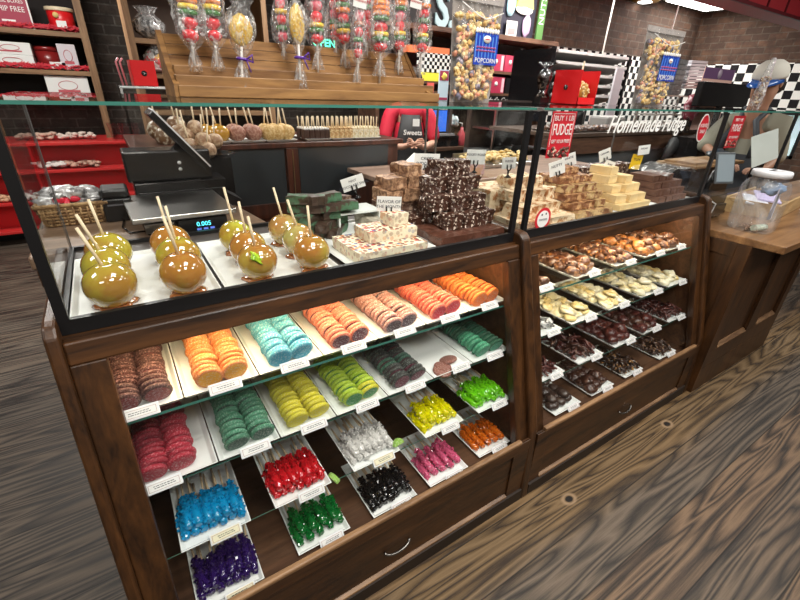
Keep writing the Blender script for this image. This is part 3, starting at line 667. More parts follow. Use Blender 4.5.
# ================================================================ CARAMEL APPLES
tray_r = []
def sheet_tray(x0, x1, y0, y1, z, label, group, th=.012):
    m_ = tray_mesh(x1 - x0, y1 - y0, th); o = link('tray', m_.mesh('tray', white, .002), None, ((x0 + x1) / 2, y0, z)); return tag(o, label, 'tray', group)
sheet_tray(-.150, .162, 1.018, 1.43, 1.0885, 'white tray under the six caramel apples at the left end of the glass case', 'white trays in the left glass case')
sheet_tray(.168, .485, 1.018, 1.43, 1.0885, 'second white tray under six caramel apples, one with a green bare patch', 'white trays in the left glass case')
sheet_tray(.505, .84, 1.018, 1.45, 1.0885, 'white tray under the speckled candy fudge in the left glass case', 'white trays in the left glass case')
sheet_tray(.845, 1.14, 1.018, 1.45, 1.0885, 'white tray under the dark marshmallow fudge stack', 'white trays in the left glass case')
def apple_mat(name, car, grn, lo, hi, seed):
    m_ = mat(name, car, .07, spec=.7, coat=1., n=(9, grn, lo, hi)); b = m_.node_tree.nodes['Principled BSDF']
    mp = [q for q in m_.node_tree.nodes if q.type == 'MAPPING'][0]; mp.inputs['Location'].default_value = (seed, seed * .7, 0); return m_
car = [apple_mat('caramel_olive', (.36, .185, .035), (.42, .36, .045), .42, .62, 1), apple_mat('caramel_amber', (.39, .17, .035), (.42, .30, .05), .46, .64, 3.3), apple_mat('caramel_green', (.38, .21, .03), (.44, .44, .05), .38, .60, 5.1), apple_mat('caramel_tan', (.42, .22, .07), (.42, .38, .12), .46, .62, 8.)]
puddle = mat('caramel_puddle', (.34, .115, .035), .1, spec=.6, coat=1.)
applestick = mat('apple_stick', (.76, .62, .42), .55)
greenp = mat('bare_green_apple', (.42, .60, .03), .2, n=(60, (.22, .40, .02), .45, .6))
def apple_prof(r, sq=1.0):
    p = [(0, -r * sq * .86)]
    for k in range(1, 15):
        a = -PI / 2 + PI * k / 15; rr = r * math.cos(a) * (1 + .05 * math.sin(a)); z = r * sq * math.sin(a)
        p.append((rr, z))
    p.append((r * .12, r * sq * .90)); p.append((0, r * sq * .84)); return p
def apple(x, y, z, r, m_, label, group, stick=(0, 0, .105), pud=True, name='caramel_apple', patch=False, stm=None, seed=0, cat='caramel apple', seg=24):
    t = thing(name, label, cat, (x, y, z), (0, 0, seed), group)
    c = r * .96
    mb = MB().lathe(apple_prof(r), (0, 0, c), seg, jit=lambda a, i: .025 * math.sin(2 * a + seed) + .012 * math.sin(5 * a))
    obj('apple', mb, m_, t)
    s = Vector(stick); R = Matrix.Rotation(-seed, 3, 'Z'); s = R @ s
    top = Vector((0, 0, c + r * .55)); obj('stick', MB().tube([top, top + s + Vector((0, 0, .02))], .0036, 7), stm or applestick, t)
    if pud:
        pb = MB().lathe([(r * .45, 0.0), (r * .80, .0005), (r * .74, .006), (r * .5, .010)], (0, 0, 0), 22, jit=lambda a, i: .16 * math.sin(3 * a + seed) + .08 * math.sin(7 * a)); obj('caramel_foot', pb, puddle, t)
    if patch:
        R2 = Matrix.Rotation(-seed, 3, 'Z'); d = (R2 @ Vector((-.12, -.86, .50))).normalized()
        M = frame((0, 0, c), Vector((1, 0, 0)), d).to_3x3(); mb = MB()
        mb.blob(d * r * .955 + Vector((0, 0, c)), (r * .42, r * .24, r * .07), .35, 2, 3, 4, M @ Matrix.Rotation(-.7, 3, 'Z')); obj('bare_patch', mb, greenp, t)
    return t
colx = [-.060, .090, .268, .420]; ysr = [1.075, 1.193, 1.312]
who = [['front apple of the leftmost column', 'middle apple of the leftmost column', 'rear apple of the leftmost column'], ['front apple of the second column', 'middle apple of the second column', 'rear apple of the second column'], ['front apple with a bare green patch', 'middle apple of the third column', 'rear apple of the third column'], ['front deep amber apple of the right column', 'middle frothy apple of the right column', 'rear pale apple of the right column']]
pick = [[0, 0, 0], [1, 2, 1], [1, 1, 2], [1, 3, 3]]
stk = [[(-.030, .01, .085), (-.028, .01, .085), (-.012, .02, .09)], [(-.018, .0, .095), (-.006, .01, .085), (-.008, .01, .085)], [(-.010, .0, .075), (-.008, .0, .085), (-.012, .01, .10)], [(-.004, .0, .085), (-.022, .01, .075), (-.016, .02, .085)]]
for i in range(4):
    for j in range(3):
        apple(colx[i] + [-.003, .004, 0][j] + (-.012 if i == 0 and j == 1 else 0), ysr[j], 1.0925, .0535 if i < 2 else .050, car[pick[i][j]], f'glossy caramel apple on a stick, {who[i][j]}', 'caramel apples in the glass case', stk[i][j], patch=(i == 2 and j == 0), seed=i * 1.7 + j * 2.3)

# ================================================================ FUDGE
def chunk(name, c, s, rough=.12, cuts=3, seed=0, bev=.004):
    """slab with knife-cut, slightly crumbly faces; origin bottom centre"""
    bm = bmesh.new(); bmesh.ops.create_cube(bm, size=1)
    bmesh.ops.subdivide_edges(bm, edges=bm.edges, cuts=cuts, use_grid_fill=True)
    for v in bm.verts:
        p = Vector((v.co.x * s[0], v.co.y * s[1], (v.co.z + .5) * s[2])); n_ = mnoise.noise_vector(p * 38 + Vector((seed * 5.1, 0, seed))) * rough * .02
        v.co = p + Vector((n_.x, n_.y, n_.z * (.8 if v.co.z > -.49 else 0)))
    me = bpy.data.meshes.new(name)
    for f in bm.faces: f.smooth = False
    bm.to_mesh(me); bm.free(); me.materials.append(white); return me
_fm = {}
def fudge(x, y, z, s, rz, m_, label, group, rough=.15, rx=0., name='fudge_block'):
    key = (s, rough); 
    if key not in _fm: _fm[key] = [chunk('fudge_block', None, s, rough, 4, q) for q in range(3)]
    o = link(name, random.choice(_fm[key]), None, (x, y, z), (rx, 0, rz)); o.material_slots[0].link = 'OBJECT'; o.material_slots[0].material = m_
    return tag(o, label, 'fudge', group)
def fm(name, c, c2, s, lo, hi, rough=.6, bs=None, b=.6): return mat(name, c, rough, n=(s, c2, lo, hi), bump=(bs or s * 1.3, b))
def speckled():
    m_ = mat('speckled_white_fudge', (.80, .72, .54), .6, bump=(90, .5)); nt = m_.node_tree; b = nt.nodes['Principled BSDF']; v = coords(nt)
    vo = nt.nodes.new('ShaderNodeTexVoronoi'); vo.inputs['Scale'].default_value = 75; nt.links.new(v, vo.inputs['Vector'])
    hs = nt.nodes.new('ShaderNodeValToRGB'); e = hs.color_ramp; e.interpolation = 'CONSTANT'
    sp = nt.nodes.new('ShaderNodeSeparateColor'); nt.links.new(vo.outputs['Color'], sp.inputs[0]); nt.links.new(sp.outputs[0], hs.inputs[0])
    while len(e.elements) < 7: e.elements.new(.5)
    for q, (p, c) in zip(e.elements, [(0, (.22, .06, .03)), (.2, (.60, .20, .05)), (.34, (.08, .10, .26)), (.46, (.50, .05, .05)), (.58, (.80, .72, .54)), (.75, (.50, .28, .17)), (.9, (.30, .14, .08))]): q.position = p; q.color = (*c, 1)
    geo = nt.nodes.new('ShaderNodeNewGeometry'); g2 = nt.nodes.new('ShaderNodeSeparateXYZ'); nt.links.new(geo.outputs['True Normal'], g2.inputs[0])
    f = nt.nodes.new('ShaderNodeMath'); f.operation = 'MULTIPLY'; nt.links.new(ramp(nt, g2.outputs[2], [(.3, .45), (.7, 1)]), f.inputs[0]); nt.links.new(ramp(nt, vo.outputs['Distance'], [(.46, 1), (.58, 0)]), f.inputs[1])
    nt.links.new(_mix(nt, f.outputs[0], (.80, .72, .54), hs.outputs[0]), b.inputs['Base Color']); return m_
candyf = speckled()
rocky = fm('marshmallow_dark_fudge', (.060, .022, .013), (.80, .68, .58), 85, .575, .615, .35, 60, 1.0)
rockbase = fm('glossy_chocolate_base', (.085, .030, .018), (.15, .06, .04), 30, .5, .6, .3, 40, .6)
krisp = fm('crispy_bar_fudge', (.20, .095, .05), (.56, .33, .19), 60, .42, .60, .6, 70, .9)
krisp2 = fm('crispy_bar_dark', (.12, .06, .04), (.40, .27, .19), 60, .50, .62, .6, 70, .9)
mint = fm('mint_swirl_fudge', (.050, .028, .018), (.06, .15, .08), 22, .52, .60, .5, 60, .4)
mintg = fm('mint_green_fudge', (.060, .125, .070), (.045, .028, .018), 24, .42, .50, .5, 60, .4)
tanf = fm('greyish_tan_fudge', (.36, .32, .25), (.52, .47, .38), 40, .45, .6, .6)
# speckled pile: a big slab, a half-width slab, one block
sp_l = 'speckled white candy fudge slab, %s of its stepped pile'
fudge(.665, 1.118, 1.0925, (.245, .185, .036), .0, candyf, sp_l % 'wide bottom slab', None)
fudge(.700, 1.140, 1.130, (.175, .105, .034), .0, candyf, sp_l % 'middle slab', None)
fudge(.735, 1.145, 1.166, (.070, .060, .036), .05, candyf, sp_l % 'single top block', None)
# marshmallow pile
G = 'dark marshmallow fudge blocks'; Lr = 'dark chocolate fudge block full of white marshmallow bits in the tall stack'
fudge(.990, 1.115, 1.0925, (.285, .170, .034), 0, rockbase, 'wide glossy dark chocolate slab carrying the marshmallow fudge stack', None, .35)
fudge(.925, 1.30, 1.0925, (.18, .15, .05), 0, rocky, 'rear dark marshmallow slab behind the glossy chocolate slab', None, .4)
for L_, row in enumerate([[(.955, 1.13), (1.028, 1.125), (1.098, 1.13)], [(.935, 1.19), (1.005, 1.165), (1.085, 1.16)], [(.955, 1.235), (1.03, 1.215), (1.10, 1.225)], [(.995, 1.25), (1.07, 1.245)]]):
    for q_, (x, y) in enumerate(row): fudge(x, y, 1.128 + L_ * .053, (.068, .075, .051), random.uniform(-.12, .12), rocky, f'marshmallow dark fudge block, {["bottom", "second", "third", "top"][L_]} tier, {ORD[q_]} from the left', G, .5)
# supports that carry the rear of the stepped stack
for (x, y, n_) in ((.96, 1.225, 2), (1.05, 1.235, 2)):
    for k in range(n_): fudge(x, y + .01, 1.1275 + k * .053, (.068, .075, .051), 0, rocky, f"marshmallow dark fudge block hidden behind the {'left' if x < 1 else 'right'} of the {['bottom', 'second'][k]} tier", G, .5)
# crispy brown bars behind, to the left of it
G2 = 'crispy brown fudge bars'; L2_ = 'crispy brown fudge bar in the tall heap behind the speckled fudge'
for k, (x, y, z, mm) in enumerate([(.84, 1.36, 0, krisp2), (.92, 1.40, 0, krisp2), (1.01, 1.38, 0, krisp), (.85, 1.38, 1, krisp2), (.93, 1.39, 1, krisp2), (1.01, 1.40, 1, krisp), (.86, 1.39, 2, krisp), (.94, 1.38, 2, krisp), (1.02, 1.41, 2, krisp), (.88, 1.40, 3, krisp), (.965, 1.40, 3, krisp), (1.04, 1.42, 3, krisp), (.955, 1.41, 4, krisp)]):
    fudge(x, y, 1.0925 + z * .043, (.074, .105, .041), random.uniform(-.15, .15), mm, f"crispy brown fudge bar, tier {['one', 'two', 'three', 'four', 'five'][z]} from below, {['left', 'middle', 'right'][min(2, int((x - .83) / .07))]} of the heap", G2, .4)
for x, y in ((.77, 1.33), (.785, 1.40)): fudge(x, y, 1.0925, (.10, .065, .045), .4, tanf, ('nearer' if x < .78 else 'farther') + ' greyish tan fudge bar lying behind the speckled fudge', 'greyish tan fudge bars', .3)
# mint wedges
G3 = 'mint swirl fudge wedges'; L3_ = 'dark and green mint fudge wedge in the crossed pile behind the amber apple'
for k in range(14):
    lv = k // 3; x = .565 + (k % 3 - 1) * .052 + random.uniform(-.006, .006); y = 1.335 + random.uniform(-.02, .02)
    fudge(x, y, 1.0925 + lv * .030, (.125, .040, .028), random.uniform(-.6, .9), mint if k % 3 else mintg, f"dark and green mint fudge wedge, {ORD[lv]} layer up, {['left', 'middle', 'right'][k % 3]} of the crossed pile", G3, .3)
# glass riser with a slab on it
t = thing('glass_riser', 'low clear riser with a white front edge between mint fudge and the month sign', 'riser', (.70, 1.37, 1.0925))
obj('riser_top', MB().box(-.085, .085, -.055, .055, .068, .074), mat('frosted_acrylic', (.72, .76, .74), .2), t)
for s in (-1, 1): obj('riser_foot', MB().box(s * .080 - .003, s * .080 + .003, -.055, .055, 0, .068), mat('frosted_acrylic', (.7, .7, .7), .2), t)
fudge(.655, 1.375, 1.167, (.09, .06, .030), .1, mint, 'mint and walnut fudge piece on the clear riser', None, .4)
fudge(.655, 1.375, 1.198, (.05, .04, .018), .4, krisp2, 'small dark nut fudge piece topping the riser slab', None, .4)

# ---- right glass case
sheet_tray(1.225, 1.56, 1.018, 1.50, 1.0885, 'white tray under the nut studded white fudge', 'white trays in the right glass case')
sheet_tray(1.565, 1.86, 1.018, 1.50, 1.0885, 'white tray under the layered caramel bars', 'white trays in the right glass case')
sheet_tray(1.865, 2.20, 1.018, 1.50, 1.0885, 'white tray under the pale yellow fudge blocks', 'white trays in the right glass case')
sheet_tray(2.205, 2.53, 1.018, 1.50, 1.0885, 'white tray under the dark chocolate fudge blocks', 'white trays in the right glass case')
nutw = fm('nut_white_fudge', (.78, .62, .42), (.46, .21, .08), 40, .50, .60, .6, 60, .8)
layer = fm('layered_caramel_bar', (.22, .085, .035), (.62, .36, .17), 44, .48, .60, .5, 60, .8)
layer2 = fm('layered_pale_bar', (.56, .38, .18), (.24, .10, .045), 34, .48, .58, .5, 60, .8)
pbf = fm('pale_yellow_fudge', (.78, .56, .27), (.84, .64, .34), 12, .4, .6, .55, 80, .2)
chf = fm('plain_chocolate_fudge', (.105, .045, .028), (.15, .07, .045), 12, .4, .6, .55, 60, .3)
fudge(1.385, 1.12, 1.0925, (.32, .17, .035), 0, nutw, 'wide white nut fudge slab at the base of its pile', None, .4)
for L_, row in enumerate([[(1.31, 1.13), (1.39, 1.12), (1.47, 1.13)], [(1.33, 1.19), (1.41, 1.17), (1.49, 1.18)], [(1.36, 1.23), (1.44, 1.21)]]):
    for q_, (x, y) in enumerate(row): fudge(x, y, 1.128 + L_ * .045, (.074, .090, .043), random.uniform(-.25, .25), nutw, f"lumpy nutty white fudge block, {['lower', 'middle', 'top'][L_]} tier, {ORD[q_]} from the left", 'nut studded white fudge blocks', .55)
fudge(1.36, 1.30, 1.0925, (.25, .16, .12), 0, nutw, 'tall rear block of white nut fudge behind the red sign', None, .5)
for L_, (n_, y, mm) in enumerate([(2, 1.12, layer2), (3, 1.15, layer), (2, 1.17, layer), (3, 1.19, layer2), (2, 1.22, layer), (1, 1.24, layer)]):
    for k in range(n_):
        wd = .26 / n_ if n_ > 1 else .12
        fudge(1.70 + (k - (n_ - 1) / 2) * wd * (1 - L_ * .06), y, 1.0925 + L_ * .031, (round(wd * .92, 3), .15 - .012 * L_ if L_ < 5 else .07, .029), random.uniform(-.1, .1), mm if (k + L_) % 3 else layer2, f'layered caramel nut bar, {ORD[L_]} layer up, {ORD[k]} from the left', 'layered caramel nut bars', .45)
for (x, y) in ((1.66, 1.27), (1.76, 1.275)): fudge(x, y, 1.0925, (.095, .08, .15), 0, layer, ('left' if x < 1.7 else 'right') + ' tall caramel nut block at the back of the bar stack', 'rear caramel nut blocks', .4)
fudge(2.00, 1.115, 1.0925, (.25, .15, .032), .0, pbf, 'wide pale yellow fudge slab under the brick-like pile', None, .1)
for L_, row in enumerate([[(1.925, 1.12), (2.00, 1.11), (2.075, 1.115)], [(1.935, 1.165), (2.015, 1.15), (2.085, 1.16)], [(1.945, 1.20), (2.035, 1.175)], [(1.965, 1.215)]]):
    for q_, (x, y) in enumerate(row): fudge(x, y, 1.126 + L_ * .036, (.068, .105, .034), random.uniform(-.25, .1), pbf, f'smooth pale yellow fudge brick, {ORD[L_]} layer up, {ORD[q_]} from the left', 'pale yellow fudge bricks', .12)
fudge(1.99, 1.245, 1.0925, (.20, .09, .10), 0, pbf, 'pale yellow fudge block standing behind the brick pyramid', None, .1)
for L_ in range(4):
    for k in range(4 if L_ < 3 else 3): fudge(2.265 + k * .068 + L_ * .006, 1.115 + L_ * .022, 1.0925 + L_ * .031, (.064, .12, .029), random.uniform(-.06, .06), chf, f'plain chocolate fudge slice, {ORD[L_]} layer up, {ORD[k]} from the left', 'plain chocolate fudge slices', .15)
G9 = 'rear dark fudge lumps'
for k in range(9):
    fudge(1.93 + k * .066, 1.42 + .012 * (k % 2), 1.0925, (.062, .085, .135), random.uniform(-.15, .15), rocky if k % 3 else chf, f'tall dark fudge lump in the rear row of the right case, {ORD[k]} from the left', G9, .5)
# clear folded lid over the chocolate stack
fl = MB(); fl.smooth = True; n_ = 9
for k in range(n_ + 1):
    a = k / n_
    for q in (0, 1): fl.v.append((2.25 + .27 * a, 1.05 + .20 * q, 1.225 + .035 * math.sin(a * PI) + .01 * math.sin(a * 9 + q)))
for k in range(n_): fl.f.append((2 * k, 2 * k + 2, 2 * k + 3, 2 * k + 1)); fl.mi.append(0); fl.sm.append(True)
solo('plastic_sheet', fl, film('sheet_film', .30, 20), 'crumpled clear plastic sheet draped over the chocolate fudge slices', 'plastic sheet')

# ---- signs on little black clips
def sign(px, py, y, wpx, hpx, lines, label, tilt=0., m_=paper, clip=True, lean=0., fs=.30):
    p = atY(px, py, y); dep = (RW.transposed() @ (p - CAM)).z; wv = wpx * dep / F; hv = hpx * dep / F
    t = thing('sign_card', label, 'sign', (p.x, p.y, p.z), (lean, tilt, -.35), 'white flavour cards on clips')
    obj('card', MB().box(-wv / 2, wv / 2, -.001, .001, -hv / 2, hv / 2), m_, t)
    for i, l in enumerate(lines):
        text('lettering', l, t, hv * fs, frame((0, -.0014, hv * (.16 - .34 * i)), (1, 0, 0), (0, -1, 0)), ink)
    if clip:
        c = MB(); c.tube([(-.008, -.004, -hv / 2 + .016), (-.008, -.005, -hv / 2 + .002), (-.004, -.004, -hv / 2 - .006), (.004, -.004, -hv / 2 - .006), (.008, -.005, -hv / 2 + .002), (.008, -.004, -hv / 2 + .016)], .0026, 6)
        c.tube([(0, -.002, -hv / 2 - .006), (0, 0, -hv / 2 - .020)], .004, 6); c.lathe([(.002, .012), (.006, .006), (.014, 0)], (0, 0, -hv / 2 - .032), 12); obj('clip', c, blackp, t)
    return t
sign(353, 183, 1.34, 23, 13, ['MINT', 'CHOCOLATE SWIRL'], 'white card tilted up on a black clip above the mint fudge', tilt=-.30, fs=.26)
sign(389, 204, 1.165, 25, 15, ['FLAVOR OF', 'THE MONTH'], 'white flavor of the month card standing on the speckled fudge', tilt=.05)
sign(427, 161, 1.38, 26, 14, ['CRISPY', 'FUDGE BAR'], 'white card half hidden in shade on the crispy brown bars', tilt=.02)
sign(476, 157, 1.27, 20, 14, ['ROCKY ROAD'], 'white card on the marshmallow fudge stack', tilt=.02, fs=.22)
sign(509, 163, 1.16, 15, 11, ['FUDGE'], 'small white card next to the right black post of the left case', tilt=-.05, fs=.26)
sign(557, 168, 1.20, 17, 14, ['NUTTY'], 'white card on the white nut fudge, in front of its twin', tilt=-.30, fs=.26)
sign(569, 160, 1.27, 15, 12, ['WHITE'], 'white card behind the front card on the nut fudge', tilt=-.32, fs=.26)
sign(605, 155, 1.24, 13, 11, ['CARAMEL'], 'white card tilted over the top layered caramel bar', tilt=-.35, fs=.2)
sign(609, 166, 1.20, 12, 10, ['BARS'], 'lower white card leaning the other way on the caramel bars', tilt=.28, fs=.24)
sign(644, 150, 1.30, 13, 9, ['FUDGE'], 'white card rising behind the pale yellow fudge', tilt=-.12, clip=False, fs=.26)
sign(636, 162, 1.32, 12, 14, ['YUM'], 'yellow card standing behind the pale yellow fudge', tilt=.1, m_=mat('yellow_card', (.85, .55, .02), .5), clip=False, fs=.26)

# ---- posters and lettering on the right glass
redp = mat('poster_red', (.62, .020, .035), .4); whi = mat('poster_white', (.85, .85, .83), .5)
p0 = atY(533 + 6, 158, 1.012)
pw, ph = .126, .140
pc = atY(561, 133.5, 1.012)
t = thing('fudge_poster', 'red poster offering one pound of fudge, stuck inside the right glass case', 'poster', (pc.x + .003, 1.012, pc.z))
obj('sheet', MB().box(-pw / 2, pw / 2, 0, .001, -ph / 2 - .010, ph / 2), redp, t)
bd = MB()
for a, b, c, d in ((-.056, .056, .062, .064), (-.056, -.054, -.042, .064), (.054, .056, -.042, .064)): bd.box(a, b, -.0004, 0, c, d)
obj('border_line', bd, whi, t)
text('lettering', 'BUY 1 LB', t, .023, frame((0, -.0008, .048), (1, 0, 0), (0, -1, 0)), whi, xs=1.1)
text('lettering', 'FUDGE', t, .052, frame((0, -.0008, .011), (1, 0, 0), (0, -1, 0)), whi, ext=.0008, xs=.62)
text('lettering', 'GET 1/2 LB FREE!', t, .0165, frame((0, -.0008, -.026), (1, 0, 0), (0, -1, 0)), whi, xs=.82)
ph_ = MB(); r = random.Random(4)
for k in range(26): ph_.blob((r.uniform(-.055, .055), -.0012, r.uniform(-.076, -.046)), (.011, .0008, .007), .3, 3, 1, k)
obj('candy_photo', ph_, mat('printed_candy', (.10, .03, .02), .5, n=(30, (.7, .45, .35), .5, .58)), t)
cst = atY(543, 219, 1.004)
t = thing('round_sticker', 'round red and white sticker on the lower left corner of the right glass', 'sticker', (cst.x, 1.004, cst.z))
disc = lambda r_, y: MB().prism([(r_ * math.cos(2 * PI * k / 28), r_ * math.sin(2 * PI * k / 28)) for k in range(28)], y, y + .0008, 'y')
obj('red_ring', disc(.043, 0), redp, t); obj('white_disc', disc(.032, -.0009), whi, t)
text('lettering', 'sweets', t, .016, frame((0, -.0016, 0), (1, 0, 0), (0, -1, 0)), mat('grey_ink', (.35, .35, .38), .6))
dd = MB(); dd.blob((-.010, -.001, .017), (.004, .001, .004), .05); dd.blob((.012, -.001, .019), (.004, .001, .004), .05); obj('dots', dd, ink, t)
c1 = atY(650, 123.5, 1.003)
t = thing('glass_lettering', 'white script reading Homemade Fudge on the right glass case', 'lettering', (c1.x, 1.003, c1.z))
text('script', 'Homemade Fudge', t, .088, frame((0, -.0005, -.004), (1, 0, 0), (0, -1, 0)), whi, shear=.35, xs=.88, bold=.0012)

# ================================================================ ON TOP OF THE GLASS
TZ = GT + .0045
t = thing('lollipop_stand', 'stepped pine plank display rack on the left glass case holding wrapped lollipops', 'display rack', (.62, 1.42, TZ))
O = lambda n, mb, m_, bev=0.: obj(n, mb, m_, t, bev, world=True)
O('front_lip', MB().box(.185, 1.035, 1.335, 1.352, TZ, TZ + .028), pine, .002)
O('lower_step', MB().box(.185, 1.02, 1.352, 1.392, TZ, TZ + .052), pine, .002)
O('upper_step', MB().box(.19, 1.005, 1.392, 1.43, TZ, TZ + .075), pine, .002)
def slope(z0, z1, y0, y1, th=.014): return MB().prism([(y0, z0), (y1, z1), (y1 + th, z1), (y0 + th, z0)], .19, .985, 'x')
for a, b in ((0, .32), (.335, .66), (.675, 1)):
    z0 = TZ + .075; O('back_plank', slope(z0 + .078 * a, z0 + .078 * b, 1.43 + .07 * a, 1.43 + .07 * b), pine, .0015)
sp = MB(); 
for x in (.176, .985): sp.prism([(1.34, TZ), (1.34, TZ + .030), (1.395, TZ + .056), (1.43, TZ + .080), (1.505, TZ + .160), (1.525, TZ + .158), (1.525, TZ)], x, x + .014, 'x')
sides = sp
half = len(sides.v) // 2
for k in (0, 1):
    q = MB(); q.prism([(1.34, TZ), (1.34, TZ + .030), (1.395, TZ + .056), (1.43, TZ + .080), (1.505, TZ + .160), (1.525, TZ + .158), (1.525, TZ)], (.176, .985)[k], (.176, .985)[k] + .014, 'x'); O('side_board', q, pine)

wrap = film('cellophane', .26, 60)
gum = {k: mat('gummy_' + k, c, .16, spec=.6, coat=.5, n=(70, tuple(min(1, q * 1.6 + .12) for q in c), .5, .7)) for k, c in
       dict(red=(.72, .02, .035), pink=(.80, .10, .16), orange=(.85, .22, .02), yellow=(.80, .50, .03), green=(.03, .16, .025), maroon=(.22, .02, .02), brown=(.35, .10, .03)).items()}
lstick = mat('paper_stick', (.82, .80, .76), .5)
ribbon = mat('purple_ribbon', (.10, .03, .30), .3)
def wrapmesh(p, L, seed, wid, tail=.07):
    r = random.Random(seed); mb = MB(); pr = []
    n = 14
    for k in range(n + 1):
        a = k / n; pr.append((wid * (.55 + .45 * math.sin(PI * min(1, .25 + a * .85))) * (1 if a > .12 else .35 + 5.4 * a), p + L * a))
    pr = [(wid * .55, p - tail), (wid * .42, p - tail * .6), (wid * .20, p - tail * .1)] + pr[1:]
    mb.lathe(pr, (0, 0, 0), 18, jit=lambda a, i: .12 * math.sin(3 * a + seed + i * .4) + .09 * math.sin(7 * a + i * 1.3 + seed) + .05 * math.sin(13 * a + i * 2.1))
    return mb
def kebab(px, py, y, cols_, lab, tiltdeg=0, seed=0, w_=.020, tail=.055):
    """py: pixel height of the lowest gummy; the stick goes on down into the rack"""
    p = atY(px, py, y); t = thing('wrapped_candy_skewer', lab, 'wrapped lollipop', (p.x, p.y, p.z - .06), (0, math.radians(tiltdeg), 0), 'cellophane wrapped gummy skewers in the rack')
    L = 0; w_ *= 1.14
    r = random.Random(seed)
    for k, c in enumerate(cols_):
        h = .030 if c in ('red', 'pink') else .014; zz = .06 + L + h / 2
        mb = MB()
        if h > .02: mb.blob((0, 0, zz), (w_ * .82, w_ * .82, h * .56), .13, 2, 2, seed + k)
        else: mb.lathe([(w_ * .4, zz - h / 2), (w_ * .95, zz - h * .42), (w_ * 1.02, zz), (w_ * .92, zz + h * .42), (w_ * .4, zz + h / 2)], seg=14, jit=lambda a, i: .05 * math.sin(5 * a + k))
        obj('gummy', mb, gum[c], t); L += h * .96
    z_end = TZ + .05 - (p.z - .06)
    obj('stick', MB().tube([(0, 0, z_end), (0, 0, .06 + L)], .0035, 7), lstick, t)
    obj('wrapper', wrapmesh(.045, L + .05, seed, w_ * 1.55, tail), wrap, t)
    return t
A = ['red', 'red', 'green', 'yellow', 'orange', 'maroon', 'pink', 'red', 'green', 'yellow']
B_ = ['red', 'green', 'yellow', 'red', 'pink', 'green', 'orange', 'orange', 'red']
C_ = ['red', 'yellow', 'green', 'red', 'orange', 'green', 'red', 'pink']
kebab(191, 42, 1.40, A, 'leftmost rainbow gummy skewer in clear wrap', 2, 1, .0215)
kebab(214, 42, 1.40, A, 'second gummy skewer from the left, red above green and yellow rings', 2, 2, .0205)
kebab(283, 42, 1.47, ['pink', 'green', 'red', 'yellow', 'pink'], 'pinkish gummy skewer standing behind the right gold honeycomb lollipop', 0, 3, .016)
kebab(317, 44, 1.42, ['red', 'green', 'yellow', 'red', 'pink', 'green', 'yellow', 'red'], 'gummy skewer just right of the diamond shaped gold lollipop', 1, 4)
kebab(345, 44, 1.45, C_, 'gummy skewer left of the short low one, tilted slightly', -2, 5)
kebab(357, 58, 1.36, ['red', 'maroon', 'green', 'red', 'brown', 'pink'], 'short low gummy skewer with a single red ball at the bottom', 3, 6, .014)
kebab(380, 52, 1.38, ['red', 'green', 'yellow', 'red', 'green', 'orange', 'orange', 'orange', 'red'], 'widest gummy skewer with an orange top third from the right', 1, 7, .024)
kebab(399, 50, 1.44, B_, 'gummy skewer with red balls second from the right', 1, 8, .019)
kebab(421, 52, 1.40, ['red', 'green', 'yellow', 'red', 'green', 'red', 'orange'], 'rightmost gummy skewer under the white ingredient label', 2, 9, .0185)
kebab(336, 40, 1.49, ['red', 'orange', 'green', 'pink', 'red'], 'gummy skewer half hidden behind the tilted one', -1, 10, .017)
kebab(367, 40, 1.49, ['red', 'pink', 'red', 'green', 'red'], 'gummy skewer in the back row left of the widest one', 0, 11, .016)
gold = mat('gold_honeycomb_candy', (.62, .36, .03), .12, n=(120, (.80, .60, .18), .45, .6), coat=1., bump=(150, .8))
for i, (px, py, y, w_, h_, lab) in enumerate([(241, 30, 1.38, .040, .048, 'round gold honeycomb lollipop in bright crinkled wrap with purple ribbon'), (297, 24, 1.37, .028, .062, 'diamond shaped gold honeycomb lollipop in clear wrap with purple ribbon')]):
    p = atY(px, py, y); t = thing('honeycomb_lollipop', lab, 'wrapped lollipop', tuple(p), (0, math.radians(6 if i == 0 else 0), 0), 'gold honeycomb lollipops')
    mb = MB(); mb.blob((0, 0, 0), (w_ * .80, .014, h_ * .80), .05, 2, 3, i); obj('candy', mb, gold, t)
    nb = -h_ - .022
    obj('stick', MB().tube([(0, 0, -.17), (0, 0, -.01)], .0035, 7), lstick, t)
    pr = [(w_ * .85, nb - .085), (w_ * .55, nb - .05), (w_ * .18, nb - .004), (w_ * .18, nb + .004), (w_ * .62, nb + .03), (w_ * 1.0, -h_ * .15), (w_ * 1.02, h_ * .35), (w_ * .8, h_ * .85), (w_ * .5, h_ * 1.15), (w_ * .75, h_ * 1.5)] if i == 0 else \
         [(w_ * .95, nb - .085), (w_ * .6, nb - .05), (w_ * .22, nb - .004), (w_ * .22, nb + .004), (w_ * .75, nb + .05), (w_ * 1.15, 0), (w_ * .75, h_ * .7), (w_ * .3, h_ * 1.0), (w_ * .9, h_ * 1.5)]
    obj('wrapper', MB().lathe(pr, seg=22, jit=lambda a, j: .12 * math.sin(4 * a + j) + .10 * math.sin(9 * a + j * 1.7)), film('bright_cellophane', .24, 70), t)
    rb = MB().tube([(.012 * math.cos(q), .012 * math.sin(q), nb) for q in [k * PI / 6 for k in range(13)]], .004, 6); rb.tube([(.01, -.008, nb), (.026, -.012, nb + .014), (.028, -.012, nb - .004), (.01, -.01, nb)], .003, 5); rb.tube([(.01, -.010, nb), (.022, -.014, nb - .03)], .002, 5)
    obj('ribbon', rb, ribbon, t)
